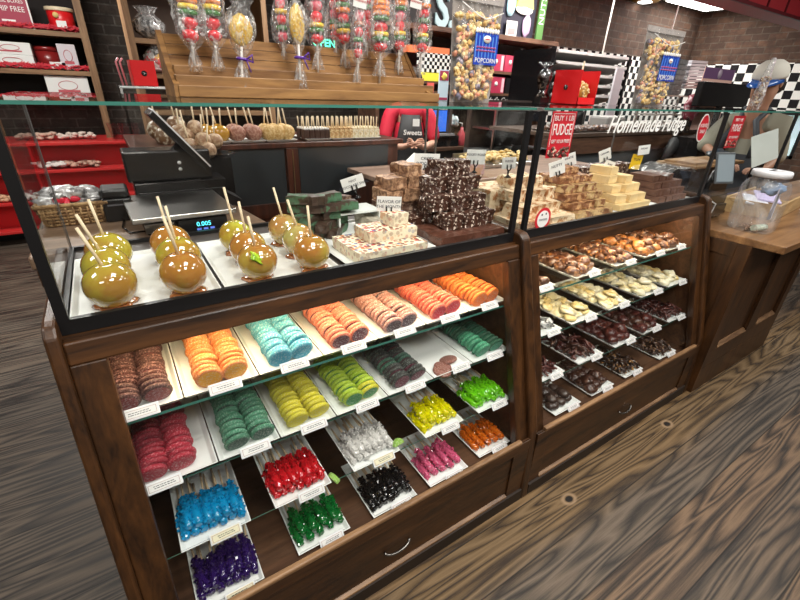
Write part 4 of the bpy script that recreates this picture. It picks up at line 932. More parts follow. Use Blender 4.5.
# ingredient labels hanging on two wraps
for px, py, y, lab in ((416, 4, 1.375, 'white ingredient label stuck on the wrap of the rightmost skewer'), (360, 3, 1.34, 'white ingredient label stuck on the wrap of the short low skewer')):
    p = atY(px, py, y); q = MB().box(-.022, .022, -.001, .001, -.012, .012); o = link('ingredient_label', q.mesh('ingredient_label', paper), None, p, (.1, .1, 0)); tag(o, lab, 'label')
    text('print', 'INGREDIENTS', o, .0075, frame((0, -.0014, .005), (1, 0, 0), (0, -1, 0)), mat('print_red', (.5, .05, .05), .6))

# ---- popcorn pouches
popm = mat('popcorn', (.66, .40, .11), .55, n=(55, (.86, .70, .36), .42, .58), bump=(80, .8))
popb = mat('berry_coated_popcorn', (.16, .15, .22), .4, n=(55, (.40, .34, .40), .5, .6))
popr = mat('rosy_popcorn', (.60, .22, .12), .5, n=(55, (.80, .55, .35), .45, .6))
def pouch(px0, px1, py0, py1, y, name_lab, fill, seed, topw=1.15, lab_box=(.38, .98, .36, .72), kern=.0125):
    """bag whose bottom edge is seen at py0 (larger), top at py1; upright lens-shaped film bag filled with popcorn"""
    a = atY(px0, py0, y); b = atY(px1, py0, y); top = atY((px0 + px1) / 2, py1, y)
    W_ = b.x - a.x; H = top.z - TZ; cx = (a.x + b.x) / 2
    t = thing('popcorn_bag', name_lab, 'popcorn bag', (cx, y, TZ))
    r = random.Random(seed); nu, nv = 12, 16
    def pt(u, v, side):
        wd = W_ / 2 * (1 + (topw - 1) * v); th = .036 * math.sin(PI * min(1, max(0, .16 + v * .84))) ** .8 * (1 - .1 * v) * max(0, 1 - u * u) ** .5
        if v < .06: th *= .75
        return Vector((u * wd, side * th, H * v))
    for side, nm in ((-1, 'front_film'), (1, 'rear_film')):
        mb = MB(); mb.smooth = True
        vs = []
        for j in range(nv + 1):
            for i in range(nu + 1):
                p = pt(-1 + 2 * i / nu, j / nv, side); p.y += r.uniform(-.0012, .0012); vs.append(p)
        mb.add(vs, [(j * (nu + 1) + i, j * (nu + 1) + i + 1, (j + 1) * (nu + 1) + i + 1, (j + 1) * (nu + 1) + i) for j in range(nv) for i in range(nu)])
        obj(nm, mb, film('pouch_film', .13, 26) if side < 0 else mat('pouch_back', (.30, .27, .25), .35), t)
    sh = MB(); sh.box(-W_ / 2 * topw, W_ / 2 * topw, -.002, .002, H * .93, H * 1.0); obj('seal_strip', sh, mat('seal_strip', (.40, .36, .34), .3), t)
    for idx, (mm, frac, nm) in enumerate(((popm, .66, 'popcorn'), (popb, .14, 'dark_popcorn'), (popr, .20, 'rosy_popcorn'))):
        mb = MB(); rr = random.Random(seed * 3 + idx)
        for k in range(int(300 * frac)):
            u = rr.uniform(-.88, .88); v = rr.uniform(.05, fill) if rr.random() < .9 else rr.uniform(fill, fill + .04)
            p = pt(u, v, -1); yy = p.y * rr.uniform(-.5, .62)
            if k % 3: yy = p.y * rr.uniform(.45, .66)
            c = Vector((p.x * .93, yy, p.z)); s_ = kern * rr.uniform(.75, 1.1)
            for q in range(2): mb.blob(c + Vector((rr.uniform(-1, 1), rr.uniform(-.6, .6), rr.uniform(-1, 1))) * s_ * .35, s_ * .62, .25, 2.2, 1, k + q)
        o = obj(nm, mb, mm, t); o['kind'] = 'stuff'
    # label
    u0, u1, v0, v1 = lab_box; x0 = (-1 + 2 * u0) * W_ / 2; x1 = (-1 + 2 * u1) * W_ / 2 * 1.02; z0, z1 = v0 * H, v1 * H
    yl = pt((u0 + u1 - 1), (v0 + v1) / 2, -1).y - .002
    lb = MB().box(x0, x1, yl - .001, yl, z0, z1); o = obj('label', lb, mat('label_blue', (.015, .055, .42), .3), t)
    st = MB(); n_ = 7; dx = (x1 - x0) / n_
    for k in range(n_): st.box(x0 + dx * (k + .18), x0 + dx * (k + .46), yl - .0016, yl - .001, z0 + (z1 - z0) * .22, z1 - (z1 - z0) * (.10 + .05 * (k % 2)))
    obj('label_stripes', st, mat('label_pale_stripe', (.10, .28, .72), .4), o)
    cap = MB()
    for k in range(9): cap.blob((x0 + (x1 - x0) * (k + .5) / 9, yl - .0012, z1 + .001 * (k % 2)), ((x1 - x0) / 14, .0012, .010), .2, 2, 1, k)
    obj('label_popcorn_crown', cap, whi, o)
    zc = z0 + (z1 - z0) * .76; xc = (x0 + x1) / 2
    obj('oval_mark', MB().lathe([(0, 0), (.016, .0002), (.016, .0012), (0, .0013)], (xc, yl - .0016, zc), 20, M=Matrix.Rotation(PI / 2, 3, 'X') @ Matrix.Diagonal((1.15, .75, 1))), whi, o)
    dr = MB(); dr.box(xc - .010, xc + .010, yl - .0036, yl - .003, zc - .0015, zc + .0015); obj('oval_print', dr, redp, o)
    sq = MB(); rr = random.Random(seed)
    for row in (.50, .40):
        x = x0 + .008
        while x < x1 - .012:
            w2 = rr.uniform(.005, .009); sq.tube([(x, yl - .0022, z0 + (z1 - z0) * row), (x + w2 / 2, yl - .0022, z0 + (z1 - z0) * (row + .045)), (x + w2, yl - .0022, z0 + (z1 - z0) * row)], .0014, 5); x += w2 + .002
    obj('flavour_script', sq, mat('label_rose', (.72, .14, .26), .5), o)
    text('lettering', 'POPCORN', o, (x1 - x0) * .19, frame((xc, yl - .0018, z0 + (z1 - z0) * .13), (1, 0, 0), (0, -1, 0)), whi, ext=.0005)
    # printed swoosh line near the top
    if H > .3:
        sw = MB().tube([(-W_ * .48, yl * .4 - .012, H * .90), (-W_ * .15, yl - .006, H * .80), (0, yl - .010, H * .775), (W_ * .2, yl - .006, H * .80), (W_ * .50, yl * .4 - .012, H * .86)], .002, 6); obj('zip_fold', sw, whi, t)
    return t
pouch(449, 488, 106, -8, 1.36, 'large clear popcorn bag with blue label right of the lollipop rack', .78, 3, 1.22, (.34, .90, .37, .68), .0165)
pouch(631, 662, 107, 24, 1.42, 'clear popcorn bag with blue label standing right of the open red gift box', .80, 5, 1.18, (.38, .92, .34, .68), .018)
# third bag seen nearly from its side
p = atY(752, 107, 1.36); q = atY(770, 57, 1.36)
mb = MB(); n_ = 10
t = thing('popcorn_bag', 'crinkled clear candy bag seen edge-on in front of the man in the pale cap', 'popcorn bag', (p.x + .03, 1.36, TZ))
H = q.z - TZ
mb.lathe([(.055, 0), (.062, .03), (.060, .10), (.050, H * .55), (.030, H * .85), (.022, H)], (0, 0, 0), 18, jit=lambda a, i: .18 * math.sin(4 * a + i) + .12 * math.sin(9 * a + i * 1.6), M=Matrix(((.85, 0, .12), (0, .5, 0), (0, 0, 1))))
obj('film', mb, film('crinkle_film', .34, 30), t)
mb = MB(); rr = random.Random(2)
for k in range(60): z = rr.uniform(.01, H * .62); mb.blob((rr.uniform(-.032, .032) + .12 * z, rr.uniform(-.016, .016), z), .011, .25, 2, 1, k)
o = obj('nut_mix', mb, mat('brown_nut_mix', (.26, .12, .06), .5, n=(60, (.62, .48, .30), .5, .6)), t); o['kind'] = 'stuff'
obj('edge_seal', MB().tube([(.045, -.006, .0), (.075, -.004, H * .5), (.06, 0, H)], .006, 6), mat('pink_white_seal', (.80, .66, .70), .35), t)

# ---- red gift boxes with a candy apple inside
giftred = mat('gift_box_red', (.72, .014, .018), .32)
def giftbox(name_lab, x, y, z, w_, h_, d_, rz, open_=True):
    t = thing('gift_box', name_lab, 'gift box', (x, y, z), (0, 0, rz), 'red boxes with a black dot')
    f = MB().box(-w_ / 2, w_ / 2, -d_ / 2, -d_ / 2 + .003, 0, h_); obj('front_wall', f, giftred, t)
    s = MB().box(-w_ / 2, -w_ / 2 + .003, -d_ / 2, d_ / 2, 0, h_); obj('side_wall', s, giftred, t)
    bk_ = MB().box(-w_ / 2, w_ / 2, d_ / 2 - .003, d_ / 2, 0, h_); obj('rear_wall', bk_, giftred, t)
    obj('bottom', MB().box(-w_ / 2, w_ / 2, -d_ / 2, d_ / 2, 0, .003), giftred, t)
    c = MB().prism([(w_ / 2 - .003, 0), (w_ / 2, 0), (w_ / 2, h_ * .22), (w_ / 2 - .003, h_ * .22)], -d_ / 2, d_ / 2, 'y'); obj('cut_side_wall', c, giftred, t)
    obj('black_dot', MB().lathe([(0, 0), (.011, .0003), (.011, .001), (0, .0012)], (0, -d_ / 2 - .0012, h_ * .5), 18, M=Matrix.Rotation(PI / 2, 3, 'X')), black, t)
    obj('dot_mark', MB().tube([(-.003, -d_ / 2 - .0024, h_ * .5 - .004), (.003, -d_ / 2 - .0024, h_ * .5), (-.002, -d_ / 2 - .0024, h_ * .5 + .004)], .0008, 4), whi, t)
    return t
GBX, GBY, GBR = 1.90, 1.42, -PI / 2 - .0
giftbox('open red gift box with black dot on the right glass case, candy apple inside', GBX, GBY, TZ, .150, .142, .130, GBR)
cashew = mat('cashew_coating', (.60, .40, .14), .4, n=(60, (.82, .68, .38), .45, .6), bump=(90, .6))
t = apple(GBX + .01, GBY - .01, TZ + .004, .048, mat('caramel_under_nuts', (.40, .20, .04), .2), 'nut coated candy apple inside the open red gift box', None, (.01, 0, .085), False, seed=1.1)
mb = MB(); rr = random.Random(8)
for k in range(150):
    d = Vector((rr.gauss(0, 1), rr.gauss(0, 1), rr.gauss(0, 1))).normalized(); c = Vector((0, 0, .046)) + d * .048
    if c.z > .005: mb.blob(c, (.009, .0055, .005), .1, 1, 1, k, Euler((rr.uniform(0, 3), rr.uniform(0, 3), rr.uniform(0, 3))).to_matrix())
o = obj('nuts', mb, cashew, t); o['kind'] = 'stuff'
# small silver wrapped sweet
t = thing('wrapped_sweet', 'silver wrapped sweet twisted at both ends, left of the open red gift box', 'wrapped sweet', (1.775, 1.50, TZ + .02))
mb = MB().lathe([(.030, .005), (.016, .03), (.022, .055), (.032, .09), (.028, .115), (.012, .125), (.040, .150)], (0, 0, 0), 18, jit=lambda a, i: .14 * math.sin(5 * a + i * 1.1) + .1 * math.sin(11 * a))
obj('foil', mb, mat('crinkled_foil', (.42, .42, .43), .16, 1., n=(50, (.03, .03, .03), .45, .55), bump=(70, 1.)), t)
obj('base_card', MB().box(-.03, .03, -.02, .02, -.02, .006), blackp, t)

# ================================================================ ON THE RIGHT COUNTER
t = thing('tip_jar', 'large clear plastic jar with white screw lid holding folded notes and cards', 'jar', (2.80, .82, .951)); t.scale = (1.12, 1.12, 1.05)
jp = [(.085, 0), (.095, .01), (.097, .05), (.095, .205), (.085, .235), (.068, .252), (.068, .262)]
obj('jar_body', MB().lathe(jp, seg=28), film('jar_plastic', .16, 6, (.93, .95, .98)), t)
lp = [(.072, .262), (.076, .264), (.076, .284), (.072, .290), (.030, .292), (.028, .286)]
obj('lid', MB().lathe(lp, seg=28), mat('white_plastic', (.80, .81, .84), .35), t)
obj('lid_slot', MB().box(-.032, .028, -.006, .006, .2905, .2935), mat('slot_grey', (.10, .10, .11), .5), t)
nt_ = MB(); nt_.box(-.034, .030, -.004, -.003, -.052, .052); o = obj('folded_note', nt_, mat('note_lilac', (.62, .58, .66), .6), t); o.location = (-.018, -.052, .165); o.rotation_euler = (.0, .08, .2)
nt_ = MB(); nt_.box(-.030, .030, -.004, -.003, -.060, .060); o = obj('folded_note', nt_, mat('note_pale', (.66, .64, .70), .6), t); o.location = (.044, -.040, .115); o.rotation_euler = (.05, .30, .5)
obj('blue_bag', MB().blob((.035, -.02, .205), (.045, .04, .030), .35, 2.5, 3, 3), mat('pale_blue_plastic', (.36, .50, .72), .25), t)
obj('rolled_bill', MB().tube([(-.05, -.03, .020), (.03, -.045, .018)], .016, 10), mat('bill_green', (.42, .48, .36), .6, n=(60, (.66, .70, .58), .45, .6)), t)
coin = MB(); rr = random.Random(6)
for k in range(26): coin.lathe([(0, 0), (.011, 0), (.011, .0015), (0, .0018)], (rr.uniform(-.05, .06), rr.uniform(-.05, .05), .004 + rr.uniform(0, .008)), 12, M=Euler((rr.uniform(-.4, .4), rr.uniform(-.4, .4), 0)).to_matrix())
o = obj('coins', coin, mat('coin_copper', (.36, .22, .14), .35, .8), t); o['kind'] = 'stuff'
t = thing('wooden_tray_box', 'light wooden box with papers and sealed bags behind the tip jar', 'box', (3.35, .98, .951), (0, 0, .1))
wb = wood('light_box_wood', (.34, .20, .08), (.62, .44, .22), 'X', 6, .5, 0)
obj('box_front', MB().box(-.22, .40, -.14, -.128, 0, .085), wb, t, .002); obj('box_rear', MB().box(-.22, .40, .128, .14, 0, .085), wb, t, .002)
obj('box_side', MB().box(-.22, -.208, -.128, .128, 0, .085), wb, t); obj('box_floor', MB().box(-.208, .40, -.128, .128, 0, .01), wb, t)
obj('divider', MB().box(.06, .068, -.128, .128, .01, .075), wb, t)
for k, (x, y, z, c, lab) in enumerate([(3.30, .95, 1.0, (.60, .52, .74), 'lilac folded paper lying in the light wooden box'), (3.20, .97, .985, (.70, .70, .72), 'clear sealed bag of papers in the light wooden box')]):
    m_ = MB().box(-.09, .09, -.06, .06, 0, .012); o = link('paper_pack', m_.mesh('paper_pack', mat('pack_%s' % 'ab'[k], c, .4), .003), None, (x + .02, y, z + .04), (.1, -.12, .5)); tag(o, lab, 'paper')
# payment terminal and its stand
t = thing('payment_tablet', 'payment tablet on a black swivel stand left of the tip jar', 'tablet', (2.98, 1.13, .951))
obj('stand_base', MB().box(-.09, .09, -.08, .10, 0, .02), blackp, t, .004); obj('stand_neck', MB().tube([(0, .03, .02), (0, .03, .16), (.0, -.0, .24)], .022, 10), blackp, t)
M_ = Matrix.Translation((0, -.03, .262)) @ Matrix.Scale(.88, 4) @ Matrix.Rotation(-.35, 4, 'Z') @ Matrix.Rotation(-.30, 4, 'X')
tb = MB().box(-.075, .075, -.006, .006, -.10, .10); o = obj('tablet_body', tb, mat('tablet_frame', (.10, .11, .12), .3), t, .004); o.matrix_local = M_
o2 = obj('screen', MB().box(-.066, .066, -.0072, -.0062, -.086, .086), mat('grey_screen', (.20, .23, .25), .12, spec=.8, emit=((.35, .42, .46), .35)), o)
t = thing('till_unit', 'black till cabinet at the left end of the counter behind the glass corner', 'till', (2.80, 1.18, .951)); obj('till_body', MB().box(-.19, .16, -.15, .10, 0, .135), blackp, t, .006); obj('till_tray', MB().box(-.18, .15, -.165, -.15, .02, .08), black, t, .002)
cb = MB().tube([(2.62, .99, .955), (2.66, .97, 1.02), (2.65, .96, 1.07), (2.61, .98, 1.09)], .003, 6); solo('cable', cb, mat('grey_cable', (.5, .5, .5), .4), 'thin grey cable looping beside the rounded right end board', 'cable')
# low glass guard at the far end of the counter
t = thing('glass_guard', 'clear glass guard with a slim black post above the service counter', 'glass guard', (3.0, 1.0, .951))
obj('post', MB().box(.42, .436, -.007, .007, 0, GT - .951 - .004), black, t)
obj('pane', MB().add([(-.43, 0, .02), (.42, 0, .02), (.42, 0, GT - .951 - .004), (-.43, 0, GT - .951 - .004)], [(0, 1, 2, 3)]), clear, t)
tp = MB(); tp.add([(-.43, -.008, GT - .947), (.75, -.008, GT - .947), (.75, .42, GT - .947), (-.43, .42, GT - .947)], [(0, 1, 2, 3)]); tp.mat = 1; tp.add([(-.43, -.008, GT - .955), (.75, -.008, GT - .955), (.75, -.008, GT - .947), (-.43, -.008, GT - .947)], [(0, 1, 2, 3)])
obj('top_pane', tp, [clear, gedge], t)
# mirrored stickers on the pane
pp = atY(735, 132, 1.03); t = thing('fudge_poster', 'second red fudge poster hanging on the glass guard next to the oval sticker', 'poster', tuple(pp)); pw, ph = .135, .155
obj('sheet', MB().box(-pw / 2, pw / 2, 0, .001, -ph / 2, ph / 2), redp, t)
text('lettering', 'BUY 1 LB', t, .021, frame((0, -.0008, .058), (1, 0, 0), (0, -1, 0)), whi); text('lettering', 'FUDGE', t, .050, frame((0, -.0008, .018), (1, 0, 0), (0, -1, 0)), whi, ext=.0006, xs=.66); text('lettering', 'GET 1/2 LB FREE!', t, .0155, frame((0, -.0008, -.026), (1, 0, 0), (0, -1, 0)), whi, xs=.9)
ph_ = MB(); r = random.Random(5)
for k in range(20): ph_.blob((r.uniform(-.06, .06), -.0012, r.uniform(-.070, -.044)), (.011, .0008, .006), .3, 3, 1, k)
obj('candy_photo', ph_, MATS['printed_candy'], t)
pp = atY(703, 128, 1.03); t = thing('oval_sticker', 'oval red sticker with a white rim on the glass, left of the second red poster', 'sticker', tuple(pp))
el = lambda a, b, y: MB().prism([(a * math.cos(2 * PI * k / 28), b * math.sin(2 * PI * k / 28)) for k in range(28)], y, y + .0008, 'y')
obj('white_rim', el(.046, .062, 0), whi, t); obj('red_field', el(.040, .056, -.0009), redp, t); text('lettering', 'FUDGE', t, .022, frame((0, -.0016, .010), (1, 0, 0), (0, -1, 0)), whi); text('lettering', 'SALE', t, .022, frame((0, -.0016, -.016), (1, 0, 0), (0, -1, 0)), whi)

# ================================================================ STAFF SIDE
t = thing('staff_worktop', 'worn wooden worktop behind the left glass case under the scale and basket', 'counter', (.2, 1.85, 0))
O = lambda n, mb, m_, bev=0.: obj(n, mb, m_, t, bev, world=True)
O('worktop', MB().prism([(-.272, 1.575), (.74, 1.575), (.74, 1.63), (.46, 1.63), (.40, 2.12), (-.272, 2.12)], 1.035, 1.077, 'z'), counterw, .006)
O('edge_board', MB().box(-.262, .72, 1.571, 1.590, .98, 1.035), walnut, .003)
O('base', MB().box(-.22, .38, 1.60, 2.08, 0, 1.035), walnut_z)
WZ = 1.0775
# stainless scale
t = thing('digital_scale', 'stainless steel scale with lit cyan digits on the wooden worktop', 'scale', (.155, 1.60, WZ)); t.rotation_euler = (0, 0, .03)
obj('scale_body', MB().box(-.11, .15, .03, .30, .012, .050), blackp, t, .004)
obj('platform', MB().box(-.145, .185, -.015, .36, .060, .078), steel, t, .003)
for x in (-.09, .12): obj('foot', MB().lathe([(.014, 0), (.014, .012)], (x, .06, 0), 12), blackp, t)
obj('front_plate', MB().box(-.11, -.02, .022, .03, .014, .046), steel, t)
dp = MB().prism([(-.004, .010), (-.004, .052), (.03, .056), (.03, .010)], -.010, .15, 'x'); o = obj('display_panel', dp, black, t)
text('digits', '0.005', o, .022, frame((.07, -.0055, .034), (1, 0, 0), (0, -1, 0)), mat('cyan_digits', (.1, .8, .9), .5, emit=((.10, .75, .85), 2.2)))
bt = MB(); 
for k in range(3): bt.box(.045 + .022 * k, .060 + .022 * k, -.0055, -.004, .013, .020)
obj('buttons', bt, mat('blue_buttons', (.1, .15, .5), .4, emit=((.15, .25, .9), .6)), o)
# wicker basket with foil packs
wick = mat('wicker', (.46, .29, .13), .7, n=(60, (.20, .10, .04), .45, .6), bump=(60, .8))
t = thing('wicker_basket', 'small wicker basket full of silver wrapped treats on the worktop', 'basket', (-.155, 1.97, WZ))
mb = MB()
for k in range(6):
    z = .006 + k * .012; a = .088 + .003 * k
    mb.tube([(-a, -a * .8, z), (a, -a * .8, z), (a, a * .8, z), (-a, a * .8, z), (-a, -a * .8, z)], .006, 6)
for k in range(9):
    for yy in (-1, 1): mb.tube([(-.085 + .021 * k, yy * .074, .0), (-.085 + .0215 * k, yy * .088, .074)], .0035, 5)
mb.box(-.085, .085, -.068, .068, .001, .006)
obj('weave', mb, wick, t); obj('rim', MB().tube([(-.104, -.086, .075), (.104, -.086, .075), (.104, .086, .075), (-.104, .086, .075), (-.104, -.086, .075)], .008, 8), wick, t)
foil = mat('silver_foil', (.80, .80, .80), .22, .45, n=(30, (.28, .27, .27), .50, .60), bump=(34, 1.))
for k, (x, y, z, r) in enumerate([(-.05, -.03, .075, .2), (.045, -.02, .078, -.3), (-.01, .035, .10, 1.2), (.05, .04, .095, .7), (-.055, .045, .095, 2.1), (.0, -.035, .112, .1)]):
    m_ = MB().blob((0, 0, 0), (.052, .036, .022), .3, 3, 3, k); o = link('foil_pack', m_.mesh('foil_pack', foil), None, (-.155 + x, 1.97 + y, WZ + z), (.1, .1, r)); tag(o, 'crinkled silver foil pack in the basket, ' + ['front left', 'front right', 'rear middle', 'rear right', 'rear left', 'topmost front'][k], 'wrapped treat', 'foil packs in the basket')
m_ = MB().blob((-.02, 0, 0), (.020, .006, .012), .2, 2, 2, 1); m_.blob((.02, 0, 0), (.020, .006, .012), .2, 2, 2, 2); m_.blob((0, 0, 0), (.007, .008, .008), .1); m_.tube([(0, -.003, 0), (.006, -.006, -.035)], .006, 6); m_.tube([(0, -.003, 0), (-.012, -.006, -.03)], .006, 6)
o = link('ribbon_bow', m_.mesh('ribbon_bow', mat('red_ribbon', (.65, .02, .05), .35)), None, (-.165, 1.905, WZ + .092)); tag(o, 'red ribbon bow on the foil packs at the front of the basket', 'ribbon')
# black receipt printer, till block and tilted screen
t = thing('receipt_printer', 'small black receipt printer between the basket and the black till', 'printer', (-.02, 1.94, WZ)); obj('printer_body', MB().box(-.045, .05, -.06, .06, 0, .085), blackp, t, .006); obj('printer_lid', MB().box(-.042, .047, -.055, .055, .0855, .120), black, t, .010); obj('paper_slot', MB().box(-.03, .03, -.0615, -.0605, .060, .066), mat('slot_grey', (.1, .1, .11), .5), t)
t = thing('black_till', 'large black till block with two white buttons behind the scale', 'till', (.19, 2.02, WZ))
obj('drawer_block', MB().box(-.14, .20, -.07, .08, 0, .120), blackp, t, .005)
obj('upper_block', MB().box(-.155, .155, -.06, .075, .122, .238), blackp, t, .008)
obj('drawer_lip', MB().box(-.13, .19, -.078, -.070, .030, .085), black, t, .003)
for z in (.165, .190): obj('button', MB().lathe([(0, 0), (.007, .0), (.007, .003), (0, .003)], (.035, -.0605, z), 12, M=Matrix.Rotation(PI / 2, 3, 'X')), whi, t)
obj('lower_slope', MB().prism([(-.10, .12), (.10, .122), (.26, .02), (.26, 0), (.20, 0)], -.065, .07, 'y'), black, t)
a = atY(150, 113, 1.93); b = atY(208, 169, 1.93)
t = thing('tilted_screen', 'black monitor leaning steeply, its bright thin edge facing the customer', 'monitor', (a.x, 1.93, 1.30))
d = (b - a); L_ = d.length; Mx = frame((a + b) / 2 - Vector(t.location), d, Vector((0, -1, 0)))
o = obj('panel', MB().box(-L_ / 2, L_ / 2, -.012, .012, -.18, .0), blackp, t, .004); o.matrix_local = Mx
o = obj('bright_edge', MB().box(-L_ / 2, L_ / 2, .012, .018, -.17, .002), mat('bezel_silver', (.85, .85, .85), .4, .0), t); o.matrix_local = Mx
obj('support_arm', MB().tube([tuple((a + b) / 2 - Vector(t.location) + Vector((0, .04, -.01))), tuple((a + b) / 2 - Vector(t.location) + Vector((-.06, .06, -.07))), (-.0, .09, -.02), (.0, .10, -.03)], .012, 8), blackp, t)
cbl = MB().tube([(-.01, 1.90, WZ + .003), (-.02, 1.78, WZ + .003), (.00, 1.70, WZ + .003), (.06, 1.70, WZ + .003), (.10, 1.76, WZ + .003)], .003, 6); solo('power_cable', cbl, blackp, 'black cable looping on the worktop beside the scale', 'cable')

# black-fronted cabinet behind, with trays of dipped apples on top
t = thing('black_cabinet', 'tall cabinet with dark glossy panels and mahogany posts behind the left glass case', 'cabinet', (.72, 2.55, 0))
O = lambda n, mb, m_, bev=0.: obj(n, mb, m_, t, bev, world=True)
mah = wood('mahogany', (.035, .010, .006), (.12, .035, .018), 'Z', 7, .3, .3)
O('carcass', MB().box(.10, 1.50, 2.32, 2.85, 0, 1.262), mah); O('cabinet_top', MB().box(.08, 1.52, 2.29, 2.87, 1.264, 1.290), mah, .003)
slate = mat('dark_slate_panel', (.032, .040, .045), .25, spec=.6)
for x0, x1 in ((.12, .44), (.46, .775), (.855, 1.42)): O('dark_panel', MB().box(x0, x1, 2.305, 2.32, .98, 1.262), slate)
for x0, x1 in ((.14, .775), (.86, 1.42)): O('lower_panel', MB().box(x0, x1, 2.308, 2.32, .30, .90), mah)
O('post', MB().box(.785, .850, 2.296, 2.32, 0, 1.262), mah, .003); O('brass_strip', MB().box(.815, .820, 2.290, 2.296, .90, 1.25), mat('dull_brass', (.35, .24, .12), .35, .8), 0)
O('mid_rail', MB().box(.10, 1.50, 2.298, 2.32, .90, .98), mah, .003)
CZ = 1.2915
def rtray(px0, px1, lab):
    a = atZ(px0, 139.5, CZ); b = atZ(px1, 139.5, CZ); o = link('tray', tray_mesh(b.x - a.x, .22, .012).mesh('tray', white, .0015), None, ((a.x + b.x) / 2, 2.31, CZ)); tag(o, lab, 'tray', 'trays on the black cabinet'); return (a.x + b.x) / 2, b.x - a.x
gold_ap = mat('golden_caramel', (.52, .27, .03), .08, coat=1.); cr1 = mat('crumb_brown_pink', (.30, .12, .08), .6, n=(90, (.50, .28, .20), .45, .6), bump=(90, .9)); cr2 = mat('crumb_gold', (.55, .33, .10), .6, n=(90, (.74, .54, .26), .45, .6), bump=(90, .9))
for (px0, px1, mm, xs_, lab) in [(196, 224, gold_ap, (.28, .72), 'plain golden caramel apples'), (222, 259, cr1, (.28, .74), 'brown crumb coated apples'), (258, 291, cr2, (.22, .5, .78), 'gold crumb coated apples')]:
    cx, w_ = rtray(px0, px1, f'white tray under the {lab} on the black cabinet')
    for r_ in range(2):
        for q_, u in enumerate(xs_):
            apple(cx - w_ / 2 + w_ * u, 2.365 + r_ * .085, CZ + .004, .040, mm, f"one of the {lab}, {'rear' if r_ else 'front'} row, {ORD[q_]} from the left", lab, (random.uniform(-.02, .01), 0, .075), False, seed=random.random() * 6, seg=14)
mk = {'dark chocolate': mat('dip_dark', (.050, .020, .012), .4, bump=(60, .4)), 'toasted coconut': mat('dip_tan', (.48, .27, .10), .7, n=(90, (.74, .56, .30), .45, .6), bump=(90, .9)), 'white crumb': mat('dip_white', (.66, .52, .28), .7, n=(90, (.82, .76, .58), .42, .55), bump=(90, .9))}
mw = mat('marshmallow_white', (.84, .82, .78), .6)
for (px0, px1, nm) in [(300, 328, 'dark chocolate'), (328, 354, 'toasted coconut'), (353, 384, 'white crumb')]:
    cx, w_ = rtray(px0, px1, f'white tray under the {nm} dipped marshmallows')
    for r_ in range(2):
        for k in range(5):
            x = cx - w_ / 2 + w_ * (k + .5) / 5
            o = thing('dipped_marshmallow', f"{nm} dipped marshmallow, {'rear' if r_ else 'front'} row, {ORD[k]} from the left", 'dipped marshmallow', (x, 2.36 + r_ * .07, CZ + .004), group=f'{nm} dipped marshmallows')
            obj('dipped_body', MB().box(-w_ * .098, w_ * .098, -.026, .026, 0, .052), mk[nm], o, .004); obj('top', MB().box(-w_ * .08, w_ * .08, -.022, .022, .052, .060), mw if nm == 'dark chocolate' else mk[nm], o, .002)
            for q in (-1, 1): obj('stick', MB().tube([(q * .008, 0, .06), (q * .012, 0, .115)], .003, 6), applestick, o)
# dipped apples piled in a clear box left of the trays
t = thing('acrylic_box', 'clear acrylic display box holding the pile of drizzled apples, red box on top', 'display box', (.235, 2.44, CZ))
pl = MB(); pl.add([(-.13, -.10, 0), (.13, -.10, 0), (.13, -.10, .235), (-.13, -.10, .235)], [(0, 1, 2, 3)]); pl.add([(-.13, .15, 0), (.13, .15, 0), (.13, .15, .235), (-.13, .15, .235)], [(0, 1, 2, 3)]); pl.add([(-.13, -.10, 0), (-.13, .15, 0), (-.13, .15, .235), (-.13, -.10, .235)], [(0, 1, 2, 3)]); pl.add([(.13, -.10, 0), (.13, .15, 0), (.13, .15, .235), (.13, -.10, .235)], [(0, 1, 2, 3)])
obj('clear_walls', pl, clear, t); obj('lid', MB().box(-.132, .132, -.102, .152, .235, .243), film('acrylic_lid', .25, 9), t, .001)
rim = MB().tube([(-.13, -.10, .236), (.13, -.10, .236), (.13, .15, .236), (-.13, .15, .236), (-.13, -.10, .236)], .003, 6); obj('bright_rim', rim, mat('acrylic_edge', (.62, .68, .68), .2), t)
driz = mat('drizzled_chocolate', (.20, .10, .045), .4, n=(34, (.72, .62, .48), .50, .56), bump=(60, .6)); driz2 = mat('pecan_coating', (.30, .17, .09), .5, n=(50, (.55, .40, .26), .45, .6), bump=(60, 1.))
def papple(px, py, y, r, mm, lab, tilt=0):
    p = atY(px, py, y); tt = apple(p.x, y, p.z - r, r, mm, lab, 'drizzled apples behind the till', (random.uniform(-.015, .015), 0, .07), False, seed=random.random() * 6, seg=16); return tt
for q_, (px, py, y, mm) in enumerate([(157, 130, 2.46, driz), (165, 137, 2.40, driz), (176, 125, 2.52, driz), (180, 134, 2.42, driz2)]):
    papple(px, py, y, .045, mm, f'cream drizzled apple on sticks inside the clear box, {ORD[q_]} from the left')
plat = MB().lathe([(.0, 0), (.15, .0), (.165, .012), (.16, .014), (.145, .004), (0, .004)], (0, 0, 0), 28); pz = atY(207, 156, 2.22)
ped = solo('pedestal_box', MB().box(.29, .47, 2.16, 2.275, 0, pz.z - .002), blackp, 'narrow black pedestal carrying the plate of nut coated apples', 'pedestal')
o = link('serving_plate', plat.mesh('serving_plate', glass('plate_clear', (.85, .88, .9), .8)), None, (.38, 2.215, pz.z)); o.scale = (.8, .5, 1); tag(o, 'clear plate with pointed rim under the nut coated apples behind the till', 'plate')
for q_, (px, py, y, mm) in enumerate([(186, 136, 2.25, driz2), (203, 140, 2.21, driz2), (195, 128, 2.27, driz2), (208, 150, 2.17, driz2), (190, 146, 2.2, driz2), (215, 141, 2.24, driz2)]):
    papple(px, py, y, .036, mm, 'pecan coated apple on the clear plate behind the till, ' + ['rear left one', 'middle one', 'rearmost one', 'frontmost one', 'low left one', 'rightmost one'][q_])
